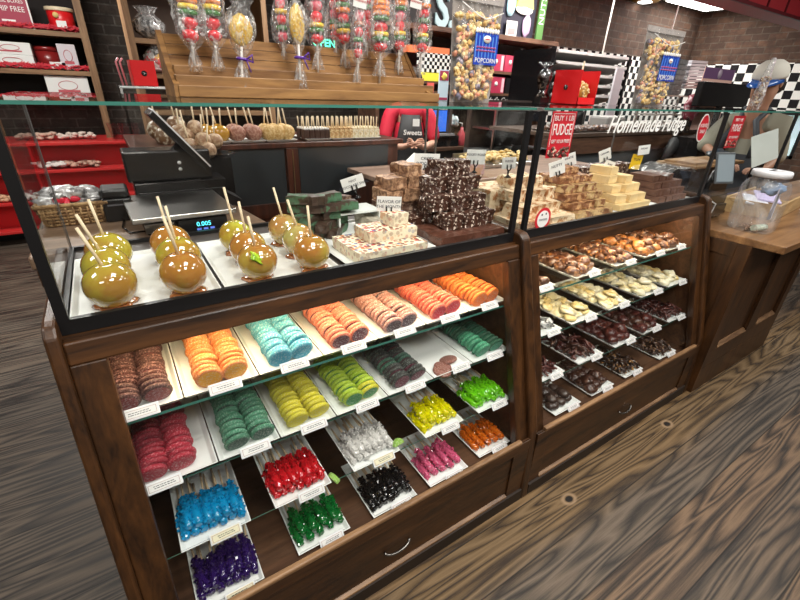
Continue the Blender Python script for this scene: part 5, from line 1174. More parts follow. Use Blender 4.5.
giftbox('small red gift box with black dot standing on the clear acrylic box', .20, 2.42, CZ + .2435, .095, .10, .085, .05)
for dx in (-.03, -.045): solo('candy_cane', MB().tube([(.16 + dx, 2.44, CZ + .244), (.16 + dx - .008, 2.44, CZ + .335), (.16 + dx + .004, 2.44, CZ + .35)], .004, 6), mat('rosy_stick', (.72, .25, .28), .3), 'pink candy stick behind the small red gift box, ' + ('the right one' if dx > -.04 else 'the left one'), 'candy stick')

# butcher-block table with papers behind the crispy bars
t = thing('work_table', 'brown wooden table corner with mahogany sides behind the crispy fudge bars', 'table', (1.6, 2.0, 0))
O = lambda n, mb, m_, bev=0.: obj(n, mb, m_, t, bev, world=True)
O('table_top', MB().box(1.12, 2.75, 1.68, 2.26, 1.125, 1.15), wood('rosy_table_wood', (.22, .13, .09), (.46, .31, .23), 'X', 5, .3, .3), .004)
O('table_side', MB().box(1.15, 2.72, 1.72, 2.22, .0, 1.125), mah)
TT = 1.151
pp_ = MB().prism([(1.36, TT), (1.52, TT), (1.50, TT + .055), (1.47, TT + .085)], 2.02, 2.10, 'y'); solo('folded_paper', pp_, paper, 'white paper folded into a peak on the brown table', 'paper')
pb_ = mat('pink_printed_pack', (.62, .42, .46), .35, n=(16, (.55, .32, .20), .5, .6))
solo('candy_pack', MB().box(1.42, 1.70, 1.74, 1.86, TT, TT + .075), pb_, 'pinkish printed candy pack lying behind the marshmallow fudge', 'package', bevel=.012)
solo('candy_pack', MB().box(1.50, 1.66, 1.92, 2.0, TT, TT + .06), paper, 'white box behind the pinkish printed candy pack', 'package', bevel=.004)
# tray of pale golden chips and silver tray behind the left case, right part
chipm = mat('golden_chips', (.72, .48, .16), .5, n=(30, (.86, .70, .38), .45, .6))
t = thing('chip_tray', 'metal tray of golden candy chips behind the right end of the left case', 'tray', (2.12, 2.06, TT))
obj('tray_base', MB().box(-.26, .22, -.14, .16, .0, .02), steel, t, .003); obj('tray_wall', MB().box(-.26, .22, .15, .16, .02, .05), steel, t)
mb = MB(); rr = random.Random(3)
for k in range(150): mb.blob((rr.uniform(-.24, .20), rr.uniform(-.12, .14), .026 + rr.uniform(0, .035)), (.020, .016, .010), .2, 2, 1, k)
o = obj('chips', mb, chipm, t); o['kind'] = 'stuff'
t = thing('bakery_case', 'grey metal bakery case with dark shelves in the background, left of the black posts', 'cabinet', (3.3, 3.1, 0))
O = lambda n, mb, m_, bev=0.: obj(n, mb, m_, t, bev, world=True)
O('case_body', MB().box(2.90, 3.70, 2.9, 3.3, 0, 1.08), mat('greyish_metal', (.10, .10, .10), .4)); O('case_rear', MB().box(2.90, 3.70, 3.24, 3.3, 1.08, 1.50), mat('dark_brown_laminate', (.05, .035, .03), .4))
O('case_shelf', MB().box(2.92, 3.68, 2.95, 3.23, 1.26, 1.275), steel, 0); O('case_canopy', MB().box(2.90, 3.70, 2.95, 3.3, 1.42, 1.45), steel, .002)
for x in (2.90, 3.68): O('case_post', MB().box(x, x + .02, 2.92, 2.94, 1.08, 1.45), steel)

# ---- left wall shelving with gift boxes
SY = 5.9
sh_m = mat('shelf_back_dark', (.016, .011, .010), .8)
t = thing('gift_shelf', 'wooden wall shelves lined with red shredded paper at the far left', 'shelf', (-1.2, 6.1, 0))
O = lambda n, mb, m_, bev=0.: obj(n, mb, m_, t, bev, world=True)
O('side_post', MB().box(.01, .075, 5.9, 6.3, .0, 2.9), shelfw_z); O('side_post', MB().box(-2.6, -2.54, 5.9, 6.3, .0, 2.9), shelfw_z)
O('shelf_rear', MB().box(-2.54, .01, 6.28, 6.3, 1.3, 2.9), sh_m)
for z in (1.335, 1.575, 1.915, 2.4): O('shelf_board', MB().box(-2.54, .01, 5.9, 6.28, z, z + .042), shelfw, 0)
shred = mat('red_shred', (.62, .03, .05), .5)
for z in (1.957, 1.617):
    mb = MB(); rr = random.Random(int(z * 100))
    for k in range(1800):
        c = Vector((rr.uniform(-1.2, .0), rr.uniform(5.905, 6.05), z + rr.uniform(.012, .040))); a = Vector((rr.uniform(-.03, .03), rr.uniform(-.012, .012), rr.uniform(-.012, .02))); w_ = Vector((.0, 0, .009))
        mb.add([c - a, c + a, c + a + w_, c - a + w_], [(0, 1, 2, 3)])
    o = obj('red_shred', mb, shred, t, world=True); o['kind'] = 'stuff'
pink_ink = mat('rosy_ink', (.50, .10, .12), .6)
def gift(px0, px1, py_bot, h_, d_, m_, lab, name='gift_box', z=None, yaw=0., words=None, stamp=True, y=5.93):
    a = atY(px0, py_bot, y); b = atY(px1, py_bot, y); zz = a.z if z is None else z
    t = thing(name, lab, 'box', ((a.x + b.x) / 2, y, zz)); w_ = b.x - a.x
    obj('box_body', MB().box(-w_ / 2, w_ / 2, 0, d_, 0, h_), m_, t, .004)
    if stamp:
        r_ = MB(); n_ = 24; r_.tube([(w_ * .22 * math.cos(2 * PI * k / n_), -.002, h_ * .55 + h_ * .22 * math.sin(2 * PI * k / n_)) for k in range(n_ + 1)], .003, 4); obj('stamp_ring', r_, pink_ink, t)
        obj('stamp_bar', MB().box(-w_ * .26, w_ * .26, -.003, -.001, h_ * .22, h_ * .34), pink_ink, t)
    return t, w_
Z1 = 1.9575; Z2 = 1.6175; Z3 = 1.3775
t, w_ = gift(-12, 33, 22, .30, .10, mat('box_crimson', (.36, .02, .06), .4), 'crimson board announcing these boxes ship free on the top left shelf', 'sign_box', z=Z1, stamp=False)
text('lettering', 'THESE BOXES', t, .046, frame((.02, -.002, .215), (1, 0, 0), (0, -1, 0)), pink_ink if False else whi, xs=.8); text('lettering', 'SHIP FREE', t, .060, frame((.02, -.002, .150), (1, 0, 0), (0, -1, 0)), whi, xs=.85)
q = MB().box(-.14, -.08, -.002, 0, .04, .09).box(-.06, .04, -.002, 0, .05, .065); obj('small_mark', q, whi, t); obj('side_stripe', MB().box(w_ / 2 - .012, w_ / 2, -.003, -.001, .0, .30), whi, t)
p = atY(64, 30, 5.95); t = thing('candy_tin', 'round red tin with cream lid and white label on the top left shelf', 'tin', (p.x + .0, 6.02, Z1 + .02))
obj('tin_body', MB().lathe([(.092, 0), (.104, .02), (.108, .150), (.102, .154)], seg=26), giftred, t); obj('lid', MB().lathe([(.116, .154), (.118, .158), (.118, .182), (.112, .186)], seg=26), mat('cream_lid', (.80, .66, .45), .4), t)
obj('label', MB().box(-.045, .035, -.114, -.108, .015, .07), whi, t); obj('round_seal', MB().lathe([(0, 0), (.024, 0), (.024, .003), (0, .003)], (-.035, -.110, .115), 18, M=Matrix.Rotation(PI / 2, 3, 'X')), mat('seal_gold', (.75, .55, .2), .4), t)
gift(-8, 36, 66, .105, .25, white, 'lower white gift box of the stack on the middle left shelf', z=Z2 + .012)
gift(-10, 32, 52, .105, .25, white, 'upper white gift box stacked on the middle left shelf', z=Z2 + .118)
gift(62, 80, 67, .225, .16, mat('lilac_white_box', (.62, .58, .62), .4), 'tall narrow white box at the right of the middle left shelf', z=Z2 + .01)
gift(51, 67, 68, .060, .02, white, 'small white card propped in red shred on the middle left shelf', 'gift_card', z=Z2 + .012)
p = atY(49, 60, 6.1); t = thing('candy_tin', 'dark red tin in shade beside the white boxes on the middle left shelf', 'tin', (p.x, 6.14, Z2 + .01)); obj('tin_body', MB().lathe([(.075, 0), (.095, .02), (.105, .16)], seg=20), mat('dark_red_tin', (.22, .012, .012), .3), t); obj('lid', MB().lathe([(.11, .16), (.11, .19), (.10, .20)], seg=20), mat('dark_red_tin', (.22, .012, .012), .3), t)
gift(50, 92, 97, .19, .22, white, 'large white box on the lowest left shelf just above the glass edge', z=Z3)
o = solo('paper_plate', MB().lathe([(0, 0), (.11, .0), (.14, .02), (.13, .022)], (-.53, 6.0, Z3), 24), white, 'small white dish on the lowest left shelf', 'dish')
# red merchandise unit below the shelves
t = thing('red_display_unit', 'glossy red stepped display unit standing on a black plinth at far left', 'display unit', (-.9, 6.0, 0))
O = lambda n, mb, m_, bev=0.: obj(n, mb, m_, t, bev, world=True)
O('plinth', MB().box(-3.0, .32, 5.80, 6.24, 0, .10), black); O('unit_body', MB().box(-3.0, .32, 5.74, 6.24, .10, .95), red)
for z in (.12, .40, .69, .95): O('red_shelf', MB().box(-3.0, .32, 5.55, 5.74 if z < .9 else 6.24, z, z + .028), mat('shelf_lip_red', (.62, .03, .03), .3), .003)
O('side_panel', MB().box(.32, .34, 5.55, 6.24, .10, .978), red)
for k, (px, py, z, c, lab) in enumerate([(53, 165, .718, (.72, .66, .62), 'pale sweets heap on the middle red shelf'), (84, 166, .718, (.55, .33, .25), 'brownish sweets heap on the middle red shelf'), (8, 198, .428, (.60, .36, .22), 'tan sweets heap on the low red shelf'), (40, 137, .978, (.55, .38, .30), 'tan sweets heap on the upper red shelf left part'), (78, 136, .978, (.66, .55, .48), 'pale sweets heap on the upper red shelf, further right'), (35, 196, .428, (.70, .62, .58), 'whitish sweets heap on the low red shelf')]):
    p = atZ(px, py, z); mb = MB(); rr = random.Random(k)
    for q in range(36): mb.blob((rr.uniform(-.15, .15), rr.uniform(-.06, .06), .02 + rr.uniform(0, .04)), (.032, .024, .018), .2, 2, 1, q)
    o = link('sweets_heap', mb.mesh('sweets_heap', mat('heap_%s' % ['pale', 'brown', 'tan', 'biscuit', 'ivory', 'white'][k], c, .6)), None, (max(p.x, -2.8), 5.645 if z < .9 else 5.80, z)); tag(o, lab, 'sweets', None, 'stuff')
cups = thing('cup_stack', 'stack of clear plastic cups in front of the red unit, left of the till', 'cups', (.16, 5.75, .979))
mb = MB()
for k in range(3): mb.lathe([(.05, 0), (.08, .16), (.085, .16)], (-.05 + .1 * k, 0, 0), 16)
obj('cups', mb, glass('cup_plastic', (.85, .82, .85), .7), cups)

# ---- second wooden shelf bay with cellophane packs
t = thing('pack_shelf', 'narrow wooden shelf bay holding two cellophane candy packs left of the lollipop rack', 'shelf', (.5, 4.1, 0))
O = lambda n, mb, m_, bev=0.: obj(n, mb, m_, t, bev, world=True)
O('side_post', MB().box(.285, .325, 3.98, 4.3, 0, 2.9), shelfw_z); O('side_post', MB().box(1.25, 1.29, 3.98, 4.3, 0, 2.9), shelfw_z); O('shelf_rear', MB().box(.325, 1.25, 4.28, 4.3, 0, 2.9), mat('shelf_back_brown', (.05, .028, .018), .7))
for z in (1.32, 1.575, 1.795, 2.25): O('shelf_board', MB().box(.325, 1.25, 3.98, 4.28, z, z + .032), shelfw)
cmix = mat('mixed_candy', (.70, .10, .10), .3, n=(14, (.75, .72, .62), .42, .5)); 
_nt = cmix.node_tree; vo = _nt.nodes.new('ShaderNodeTexVoronoi'); vo.inputs['Scale'].default_value = 26; tc = [q for q in _nt.nodes if q.type == 'MAPPING'][0]; _nt.links.new(tc.outputs[0], vo.inputs['Vector'])
s_ = _nt.nodes.new('ShaderNodeSeparateColor'); _nt.links.new(vo.outputs['Color'], s_.inputs[0]); cr_ = _nt.nodes.new('ShaderNodeValToRGB'); cr_.color_ramp.interpolation = 'CONSTANT'; _nt.links.new(s_.outputs[0], cr_.inputs[0])
while len(cr_.color_ramp.elements) < 6: cr_.color_ramp.elements.new(.5)
for q, (p_, c_) in zip(cr_.color_ramp.elements, [(0, (.70, .05, .06)), (.2, (.02, .02, .02)), (.4, (.75, .74, .70)), (.6, (.75, .40, .05)), (.7, (.08, .3, .08)), (.8, (.80, .78, .74))]): q.position = p_; q.color = (*c_, 1)
_nt.links.new(cr_.outputs[0], _nt.nodes['Principled BSDF'].inputs['Base Color'])
for k, (px, py, z, mm, lab) in enumerate([(149, 27, 1.829, mat('silver_candy', (.6, .6, .58), .15, .6, n=(20, (.04, .04, .04), .45, .55)), 'clear cellophane ball with silver and dark sweets on the higher shelf'), (160, 62, 1.609, cmix, 'cellophane wrapped dish of red, white and black sweets on the lower shelf')]):
    t = thing('cellophane_pack', lab, 'candy pack', (atY(px, py, 4.05).x, 4.07, z)); r_ = .095 if k == 0 else .10
    obj('sweets', MB().blob((0, 0, r_ * .8), (r_, .07, r_ * .8), .12, 3, 3, k), mm, t); obj('wrapper', MB().lathe([(.03, 0), (r_ * 1.05, r_ * .5), (r_ * 1.1, r_ * 1.1), (r_ * .5, r_ * 1.7), (r_ * .8, r_ * 2.1)], seg=18, jit=lambda a, i: .1 * math.sin(5 * a + i)), film('cellophane_far', .3, 30), t)
    if k: obj('dish', MB().lathe([(.06, 0), (.115, .02), (.12, .028), (.11, .025)], seg=20), mat('pink_dish', (.7, .45, .45), .3), t)

# ---- wooden wall shelf with red boxes, letters and chalk art
t = thing('wall_cabinet_shelf', 'dark wooden shelf unit with crimson candy boxes behind the large popcorn bag', 'shelf', (3.6, 4.2, 0))
O = lambda n, mb, m_, bev=0.: obj(n, mb, m_, t, bev, world=True)
dkw = wood('dark_shelf_wood', (.05, .022, .012), (.17, .085, .05), 'X', 6, .5, .05)
O('unit_top', MB().box(2.25, 4.80, 3.93, 4.35, 2.085, 2.13), dkw, .004); O('unit_side', MB().box(4.68, 4.72, 3.98, 4.35, 0, 2.085), dkw); O('unit_side', MB().box(2.30, 2.34, 3.98, 4.35, 0, 2.085), dkw)
O('unit_rear', MB().box(2.34, 4.68, 4.33, 4.35, 0, 2.085), mat('unit_rear_dark', (.03, .014, .010), .7))
for z in (1.755, 1.53, 1.1): O('unit_shelf', MB().box(2.34, 4.68, 3.98, 4.33, z, z + .028), dkw)
O('unit_counter', MB().box(2.30, 4.70, 3.86, 4.33, .92, .96), dkw)
crim = mat('crimson_carton', (.46, .04, .09), .4); 
for i, (px, z, ww) in enumerate([(497, 1.784, .21), (511, 1.784, .21), (524, 1.784, .20), (536, 1.784, .20), (497, 1.559, .23), (534, 1.559, .20)]):
    x = atY(px, 66 if z > 1.7 else 86, 4.0).x; lab = ['leftmost crimson carton with a white dot on the upper shelf', 'second crimson carton on the upper shelf', 'third crimson carton on the upper shelf', 'rightmost crimson carton on the upper shelf', 'crimson carton on the lower shelf beside the popcorn bag', 'crimson carton on the lower shelf near the wrapped sweet'][i]
    t = thing('candy_carton', lab, 'box', (x, 4.0, z + .0), group='crimson cartons'); obj('carton', MB().box(-ww / 2, ww / 2, 0, .1, 0, .165), crim, t, .002)
    obj('white_stripe', MB().box(ww / 2 - .05, ww / 2 - .01, -.0015, 0, .01, .155), mat('stripe_pink', (.75, .50, .54), .5), t); obj('white_dot', MB().lathe([(0, 0), (.024, 0), (.024, .002), (0, .002)], (-.02, -.001, .095), 16, M=Matrix.Rotation(PI / 2, 3, 'X')), whi, t)
solo('black_carton', MB().box(4.06, 4.34, 3.99, 4.1, 1.559, 1.72), black, 'plain black box between the two crimson cartons of the lower shelf', 'box')
# black strip with white script
p = atY(512, 101, 3.9); t = thing('script_strip', 'narrow black strip with white handwriting under the crimson cartons', 'sign', (p.x, 3.9, p.z)); obj('strip', MB().box(-.52, .46, 0, .01, -.05, .05), black, t); text('lettering', "dad's Caramel Blocks", t, .088, frame((-.02, -.002, 0), (1, 0, 0), (0, -1, 0)), whi, shear=.3, xs=1.0, bold=.001)
# black sign board with big pale letters
p = atY(437, 18, 4.05); t = thing('letter_board', 'black board with large pale blue capitals behind the lollipop rack', 'sign', (p.x, 4.05, 2.131)); obj('board', MB().box(-1.0, .22, 0, .03, 0, .55), mat('board_black', (.012, .012, .013), .5), t)
pale = mat('pale_blue_letter', (.50, .68, .72), .4)
text('lettering', 'TS.', t, .44, frame((-.02, -.012, .150), (1, 0, 0), (0, -1, 0)), pale, ext=.01, xs=.85, bold=.012)
# chalk art panel, lamp and figures kept generic
p = atY(520, 20, 4.08); t = thing('art_panel', 'dark panel with yellow lampshade, pale blue and lilac shapes on the shelf', 'artwork', (p.x, 4.10, 2.131)); obj('panel', MB().box(-.36, .26, 0, .03, 0, .5), mat('panel_navy', (.03, .03, .05), .5), t)
obj('yellow_shade', MB().prism([(-.09, .30), (.19, .30), (.12, .56), (-.03, .56)], -.03, -.001, 'y'), mat('yellow_shade', (.85, .78, .18), .5), t); obj('shade_rim', MB().blob((.05, -.02, .285), (.14, .012, .05), .03, 1, 3), whi, t)
obj('blue_shape', MB().blob((-.16, -.015, .32), (.07, .015, .13), .12, 2, 2, 3), mat('art_blue', (.42, .68, .80), .5), t); obj('lilac_shape', MB().blob((.12, -.015, .13), (.07, .015, .12), .15, 2, 2, 5), mat('art_lilac', (.55, .40, .60), .5), t)
obj('small_card', MB().box(-.22, -.05, -.04, -.035, .0, .16), white, t); obj('card_print', MB().box(-.19, -.08, -.043, -.040, .03, .09), mat('print_rosy', (.65, .3, .3), .5), t)
p = atY(541, 15, 4.08); t = thing('green_sign', 'narrow upright green sign with white writing at the right end of the shelf', 'sign', (p.x, 4.06, 2.131)); obj('panel', MB().box(-.055, .055, 0, .02, 0, .55), mat('sign_green', (.10, .25, .07), .5), t)
text('lettering', 'NUTS', t, .11, frame((0, -.002, .30), (0, 0, 1), (0, -1, 0)), whi, xs=1.0)
# neon-like green sign, orange strip, checker card, menu card
p = atY(325, 43, 6.3); t = thing('green_lit_sign', 'small glowing green sign between the lollipops', 'sign', (p.x, 6.33, p.z)); obj('sign_box', MB().box(-.20, .20, .01, .069, -.10, .10), black, t); text('lettering', 'OPEN', t, .13, frame((0, -.002, 0), (1, 0, 0), (0, -1, 0)), mat('green_glow', (.1, .8, .5), .5, emit=((.10, .85, .50), 3)), bold=.003)
p = atY(437, 50, 3.8); solo('orange_box', MB().box(p.x - .28, p.x + .22, 3.88, 3.975, p.z - .03, p.z + .03), mat('orange_lid', (.80, .20, .08), .4), 'orange-red flat box on the shelf between lollipops and popcorn', 'box')
a = atY(427, 72, 3.7); b = atY(452, 54, 3.7); t = thing('checker_card', 'black and white checkered card above the menu card', 'sign', ((a.x + b.x) / 2, 3.7, a.z)); obj('card', MB().box(-.26, .16, 0, .01, 0, .16), checker('checker_card_print', .030, 'XZ'), t); obj('yellow_word_strip', MB().box(-.24, .02, -.012, -.002, -.075, -.005), mat('yellow_word', (.80, .75, .06), .5), t)
obj('red_figure', MB().box(-.14, -.06, -.012, -.002, -.23, -.09), mat('red_word', (.75, .12, .10), .5), t)
a = atY(439, 101, 3.4); b = atY(450, 70, 3.4); t = thing('menu_card', 'upright pale blue menu card with crimson edge beside the popcorn bag', 'sign', ((a.x + b.x) / 2 - .01, 3.4, a.z - .0)); hh = b.z - a.z
obj('card', MB().box(-.055, .055, 0, .008, 0, hh), mat('menu_pale_blue', (.55, .72, .82), .5), t); obj('crimson_head', MB().box(-.050, .050, -.002, 0, hh * .66, hh * .96), mat('menu_crimson', (.35, .04, .10), .5), t); obj('golden_fruit', MB().blob((0, -.003, hh * .78), (.032, .002, hh * .10), .3, 3, 2, 1), mat('fruit_gold', (.75, .60, .10), .5), t); obj('crimson_foot', MB().box(-.050, .050, -.002, 0, .008, .03), mat('menu_crimson', (.35, .04, .10), .5), t)
obj('stand', MB().box(-.05, .05, .008, .06, -.012, -.001), blackp, t)

t = thing('card_stand', 'dark shelf stand holding the checkered card and menu card behind the lollipops', 'stand', (2.75, 3.75, 0))
obj('stand_post', MB().box(.33, .37, .03, .07, 0, 1.62), mat('stand_dark', (.05, .035, .03), .6), t); obj('stand_ledge', MB().box(-.34, .40, -.06, .12, 1.62, 1.64), dkw, t)

# ================================================================ KITCHEN BEHIND THE RIGHT CASE
t = thing('dipping_counter', 'dark brown counter with chocolate pieces behind the right glass case', 'counter', (3.7, 2.6, 0))
O = lambda n, mb, m_, bev=0.: obj(n, mb, m_, t, bev, world=True)
O('counter_top', MB().box(2.86, 5.2, 2.20, 2.95, 1.27, 1.30), mat('counter_dark_top', (.09, .06, .045), .35), .004); O('counter_band', MB().box(2.88, 5.2, 2.215, 2.25, 1.14, 1.27), dkw)
O('grey_front', MB().box(2.88, 5.2, 2.26, 2.30, 0, 1.14), mat('blue_grey_steel', (.13, .15, .165), .35, .3))
for x0, x1 in ((2.92, 3.55), (3.60, 4.35)):
    o = link('tray', tray_mesh(x1 - x0, .30, .012).mesh('tray', steel), None, ((x0 + x1) / 2, 2.23, 1.3005)); tag(o, 'steel tray of dark chocolate pieces on the %s of the kitchen counter' % ('left part' if x0 < 3 else 'right part'), 'tray', 'steel trays on the kitchen counter')
rr = random.Random(9)
for k in range(64):
    x = 2.96 + (k % 22) * .063 + rr.uniform(-.01, .01); y = 2.27 + (k // 22) * .075 + rr.uniform(-.01, .01)
    if 3.54 < x < 3.62: continue
    o = link('dark_truffle', rr.choice(LM['cluster']), None, (x, y, 1.306), (0, 0, rr.uniform(0, 6))); o.scale = (1.3,) * 3
    o.material_slots[0].link = 'OBJECT'; o.material_slots[0].material = rr.choice([dk2, nutm2, dk2]); tag(o, f"dark truffle on the kitchen counter, {'left' if x < 3.58 else 'right'} tray, {['front', 'middle', 'rear'][k // 22]} row, {ORD[(k % 22) % 11]} along", 'chocolate', 'chocolates on the kitchen counter')
# black cloth roll and a gloved tool lying on it
solo('black_cloth', MB().tube([(4.30, 2.12, 1.02), (4.42, 2.10, 1.20), (4.7, 2.14, 1.16), (5.0, 2.16, 1.06)], [.03, .06, .07, .05], 10), mat('black_cloth', (.02, .02, .022), .6), 'folded black cloth hanging over the counter edge behind the chocolate fudge', 'cloth')
# sheet pan rack
t = thing('sheet_pan_rack', 'metal rack with slanted sheet pans behind the open red gift box', 'rack', (4.6, 3.5, 0))
O = lambda n, mb, m_, bev=0.: obj(n, mb, m_, t, bev, world=True)
for x, y in ((3.98, 3.3), (3.98, 3.75), (5.32, 3.3), (5.32, 3.75)): O('rack_post', MB().box(x, x + .03, y, y + .03, 0, 2.0), black)
O('rack_side', MB().box(3.93, 3.975, 3.28, 3.8, 1.3, 1.98), blackp)
Rt = Matrix.Rotation(math.radians(-14), 3, 'X')
for k, z in enumerate((1.50, 1.60, 1.70, 1.80, 1.90)):
    mb = MB(); mb.rbox((4.66, 3.52, z), (1.26, .46, .012), Rt); mb.rbox((4.66, 3.30, z + .055 + .012), (1.26, .012, .028), Rt); O('sheet_pan', mb, mat('dull_aluminium', (.50, .50, .49), .6, .15))
    mb = MB(); mb.rbox((4.66, 3.53, z + .018), (1.18, .36, .018), Rt); O('pan_contents', mb, [mat('pan_dark', (.03, .02, .02), .5), mat('pan_light', (.55, .54, .50), .5)][k in (2, 4)])
solo('hanging_apron', MB().box(5.05, 5.20, 3.26, 3.28, 1.36, 1.86), mat('lilac_white_panel', (.60, .58, .62), .5), 'pale cloth hanging at the right end of the sheet pan rack', 'cloth')
a = atY(575, 112, 2.9); t = thing('white_machine', 'pale kitchen machine on the counter below the sheet pans', 'machine', (4.05, 2.6, 1.301)); obj('machine_body', MB().box(-.14, .16, -.10, .1, 0, .10), mat('machine_grey', (.36, .35, .34), .4), t, .02)
for x in (-.06, .06): obj('dial', MB().lathe([(0, 0), (.016, 0), (.016, .01), (0, .01)], (x, -.10, .055), 14, M=Matrix.Rotation(PI / 2, 3, 'X')), black, t)
solo('black_canister', MB().lathe([(.05, 0), (.055, .01), (.055, .13), (.045, .15), (0, .15)], (3.62, 2.62, 1.301), 20), blackp, 'short black canister on the kitchen counter left of the pale machine', 'canister')
# stack of grey cartons with white leaflets, black monitor, price card
cgrey = mat('carton_grey', (.105, .125, .135), .5, n=(20, (.18, .20, .21), .45, .6))
for k in range(7):
    z = 1.60 + k * .043; solo('grey_folder', MB().box(4.44 + .005 * k, 4.76, 2.36, 2.50, z, z + .040), cgrey, f'flat grey folder, {ORD[6 - k]} from the top of the tall pile', 'folder', 'grey folders in the pile')
for k in range(9):
    z = 1.66 + k * .027; solo('white_leaflet', MB().prism([(4.79 - .01 * (k % 2), z), (5.07 + .01 * (k % 3), z + .01), (5.07 + .01 * (k % 3), z + .030), (4.79, z + .022)], 2.34, 2.48, 'y'), mat('leaflet_white', (.66, .64, .70), .6), f'pale leaflet pack, {ORD[8 - k]} from the top, beside the grey folders', 'leaflet', 'pale leaflets in the pile')
sp_ = thing('pile_shelf', 'steel wire shelf carrying the grey folders and leaflets', 'shelf', (4.78, 2.44, 1.301)); 
for x in (-.36, .36):
    for y in (-.09, .09): obj('shelf_post', MB().box(x, x + .015, y, y + .015, 0, .285), steel, sp_)
for z in (.05, .12, .19, .287): obj('shelf_deck', MB().box(-.37, .39, -.12, .12, z, z + .010), steel, sp_)
t = thing('black_monitor', 'wide black monitor seen from behind, left of the man in the pale cap', 'monitor', (4.74, 1.95, 1.28)); obj('monitor_shell', MB().box(-.50, .47, -.02, .03, .235, .425), blackp, t, .008); obj('monitor_neck', MB().box(-.03, .03, .0, .03, .0, .24), blackp, t); obj('monitor_foot', MB().box(-.12, .12, -.06, .08, -.02, .0), blackp, t)
pr_ = thing('monitor_pillar', 'dark cabinet block under the black monitor', 'cabinet', (4.7, 1.98, 0)); obj('block', MB().box(-.3, .3, -.1, .15, 0, 1.259), blackp, pr_)
a = atY(704, 84, 2.15); b = atY(733, 70, 2.15); t = thing('shelf_card', 'purple and peach printed card standing behind the black monitor', 'sign', ((a.x + b.x) / 2, 2.15, 1.305)); hh = b.z - 1.305
obj('card', MB().box(-.30, .30, 0, .006, 0, hh), mat('card_peach', (.80, .50, .42), .5), t); obj('purple_band', MB().box(-.30, .30, -.002, 0, hh - .09, hh), mat('card_purple', (.16, .08, .18), .5), t); obj('round_mark', MB().lathe([(0, 0), (.04, 0), (.04, .002), (0, .002)], (.0, -.002, hh - .045), 18, M=Matrix.Rotation(PI / 2, 3, 'X')), mat('mark_lilac', (.5, .4, .5), .5), t)
cup = thing('snack_jar', 'dark red wrapped sweets pack between the leaflets and the black monitor', 'pack', (4.38, 2.05, 1.301)); obj('pack', MB().blob((0, -.02, .20), (.10, .05, .11), .2, 3, 3, 2), mat('dark_red_pack', (.20, .03, .05), .3, n=(30, (.5, .35, .38), .52, .6)), cup); obj('pack_stand', MB().box(-.04, .04, -.04, .02, 0, .12), blackp, cup)
# brown tray with paper and white sheet near the far end
t = thing('brown_tray', 'brown slatted tray with a black bag and papers behind the second poster', 'tray', (3.45, 1.42, 1.16)); obj('tray_base', MB().box(-.30, .42, -.10, .16, 0, .02), wood('tray_brown', (.16, .08, .03), (.42, .26, .13), 'X', 9, .5, 0), t, .004)
obj('slats', MB().box(-.28, .1, -.08, .12, .02, .035), MATS['tray_brown'], t); obj('tray_riser', MB().box(-.25, .38, -.06, .12, -.208, 0), blackp, t)
solo('black_pouch', MB().blob((3.60, 1.40, 1.225), (.09, .06, .035), .25, 2, 3, 4), mat('pouch_blue_black', (.03, .045, .06), .3), 'dark blue-black pouch lying on the brown tray', 'pouch')
a = atY(771, 160, 1.15); t = thing('menu_sheet', 'pale green-white sheet leaning below the hand of the man in the cap', 'paper', (a.x - .02, 1.17, a.z - .02)); o = obj('sheet', MB().box(-.20, .20, -.002, .002, 0, .20), mat('pale_sheet', (.72, .78, .74), .5), t); o.rotation_euler = (-.3, -.12, 0)
obj('sheet_stand', MB().box(-.06, .06, .02, .05, -.22, .03), blackp, t)

# ================================================================ REGISTER AT THE BACK
t = thing('rear_counter', 'dark counter with brown edge behind the employee in the red shirt', 'counter', (3.0, 3.9, 0)); obj('counter_top', MB().box(-.75, .36, -.16, .2, .985, 1.02), dkw, t, .003); obj('counter_body', MB().box(-.73, .34, -.14, .2, 0, .985), mat('counter_black', (.02, .018, .018), .5), t)
t = thing('cash_register', 'cash register with bright blue screen behind the employee in red', 'cash register', (3.0, 3.88, 1.021)); obj('register_base', MB().box(-.20, .24, -.10, .10, 0, .11), blackp, t, .006); obj('keyboard', MB().box(-.12, .16, -.12, -.02, .112, .135), mat('keys_grey', (.25, .25, .26), .5), t)
o = obj('screen_shell', MB().box(-.18, .18, -.012, .012, -.11, .13), blackp, t, .004); o.location = (-.01, -.02, .24); o.rotation_euler = (-.25, 0, .0)
obj('screen', MB().box(-.165, .165, -.014, -.0125, -.095, .115), mat('blue_screen', (.02, .08, .4), .2, emit=((.03, .14, .62), 1.3)), o)
t = thing('sanitizer_bottle', 'clear bottle with red label beside the cash register', 'bottle', (3.32, 3.84, 1.021)); obj('bottle', MB().lathe([(.04, 0), (.045, .01), (.045, .12), (.02, .16), (.015, .19), (0, .19)], seg=16), mat('bottle_pink', (.55, .08, .10), .3), t); obj('pump', MB().tube([(0, 0, .19), (0, 0, .23), (-.04, 0, .235)], .006, 6), white, t)
solo('blue_white_pack', MB().blob((3.30, 3.98, 1.26), (.07, .05, .06), .35, 3, 3, 5), mat('blue_white_pack', (.45, .62, .70), .3, n=(20, (.85, .88, .88), .45, .55)), 'crumpled pale blue plastic pack above the bottle beside the register', 'pack')
solo('pack_post', MB().box(3.28, 3.32, 3.96, 4.0, 1.021, 1.205), blackp, 'black post holding the crumpled pale blue pack', 'post')

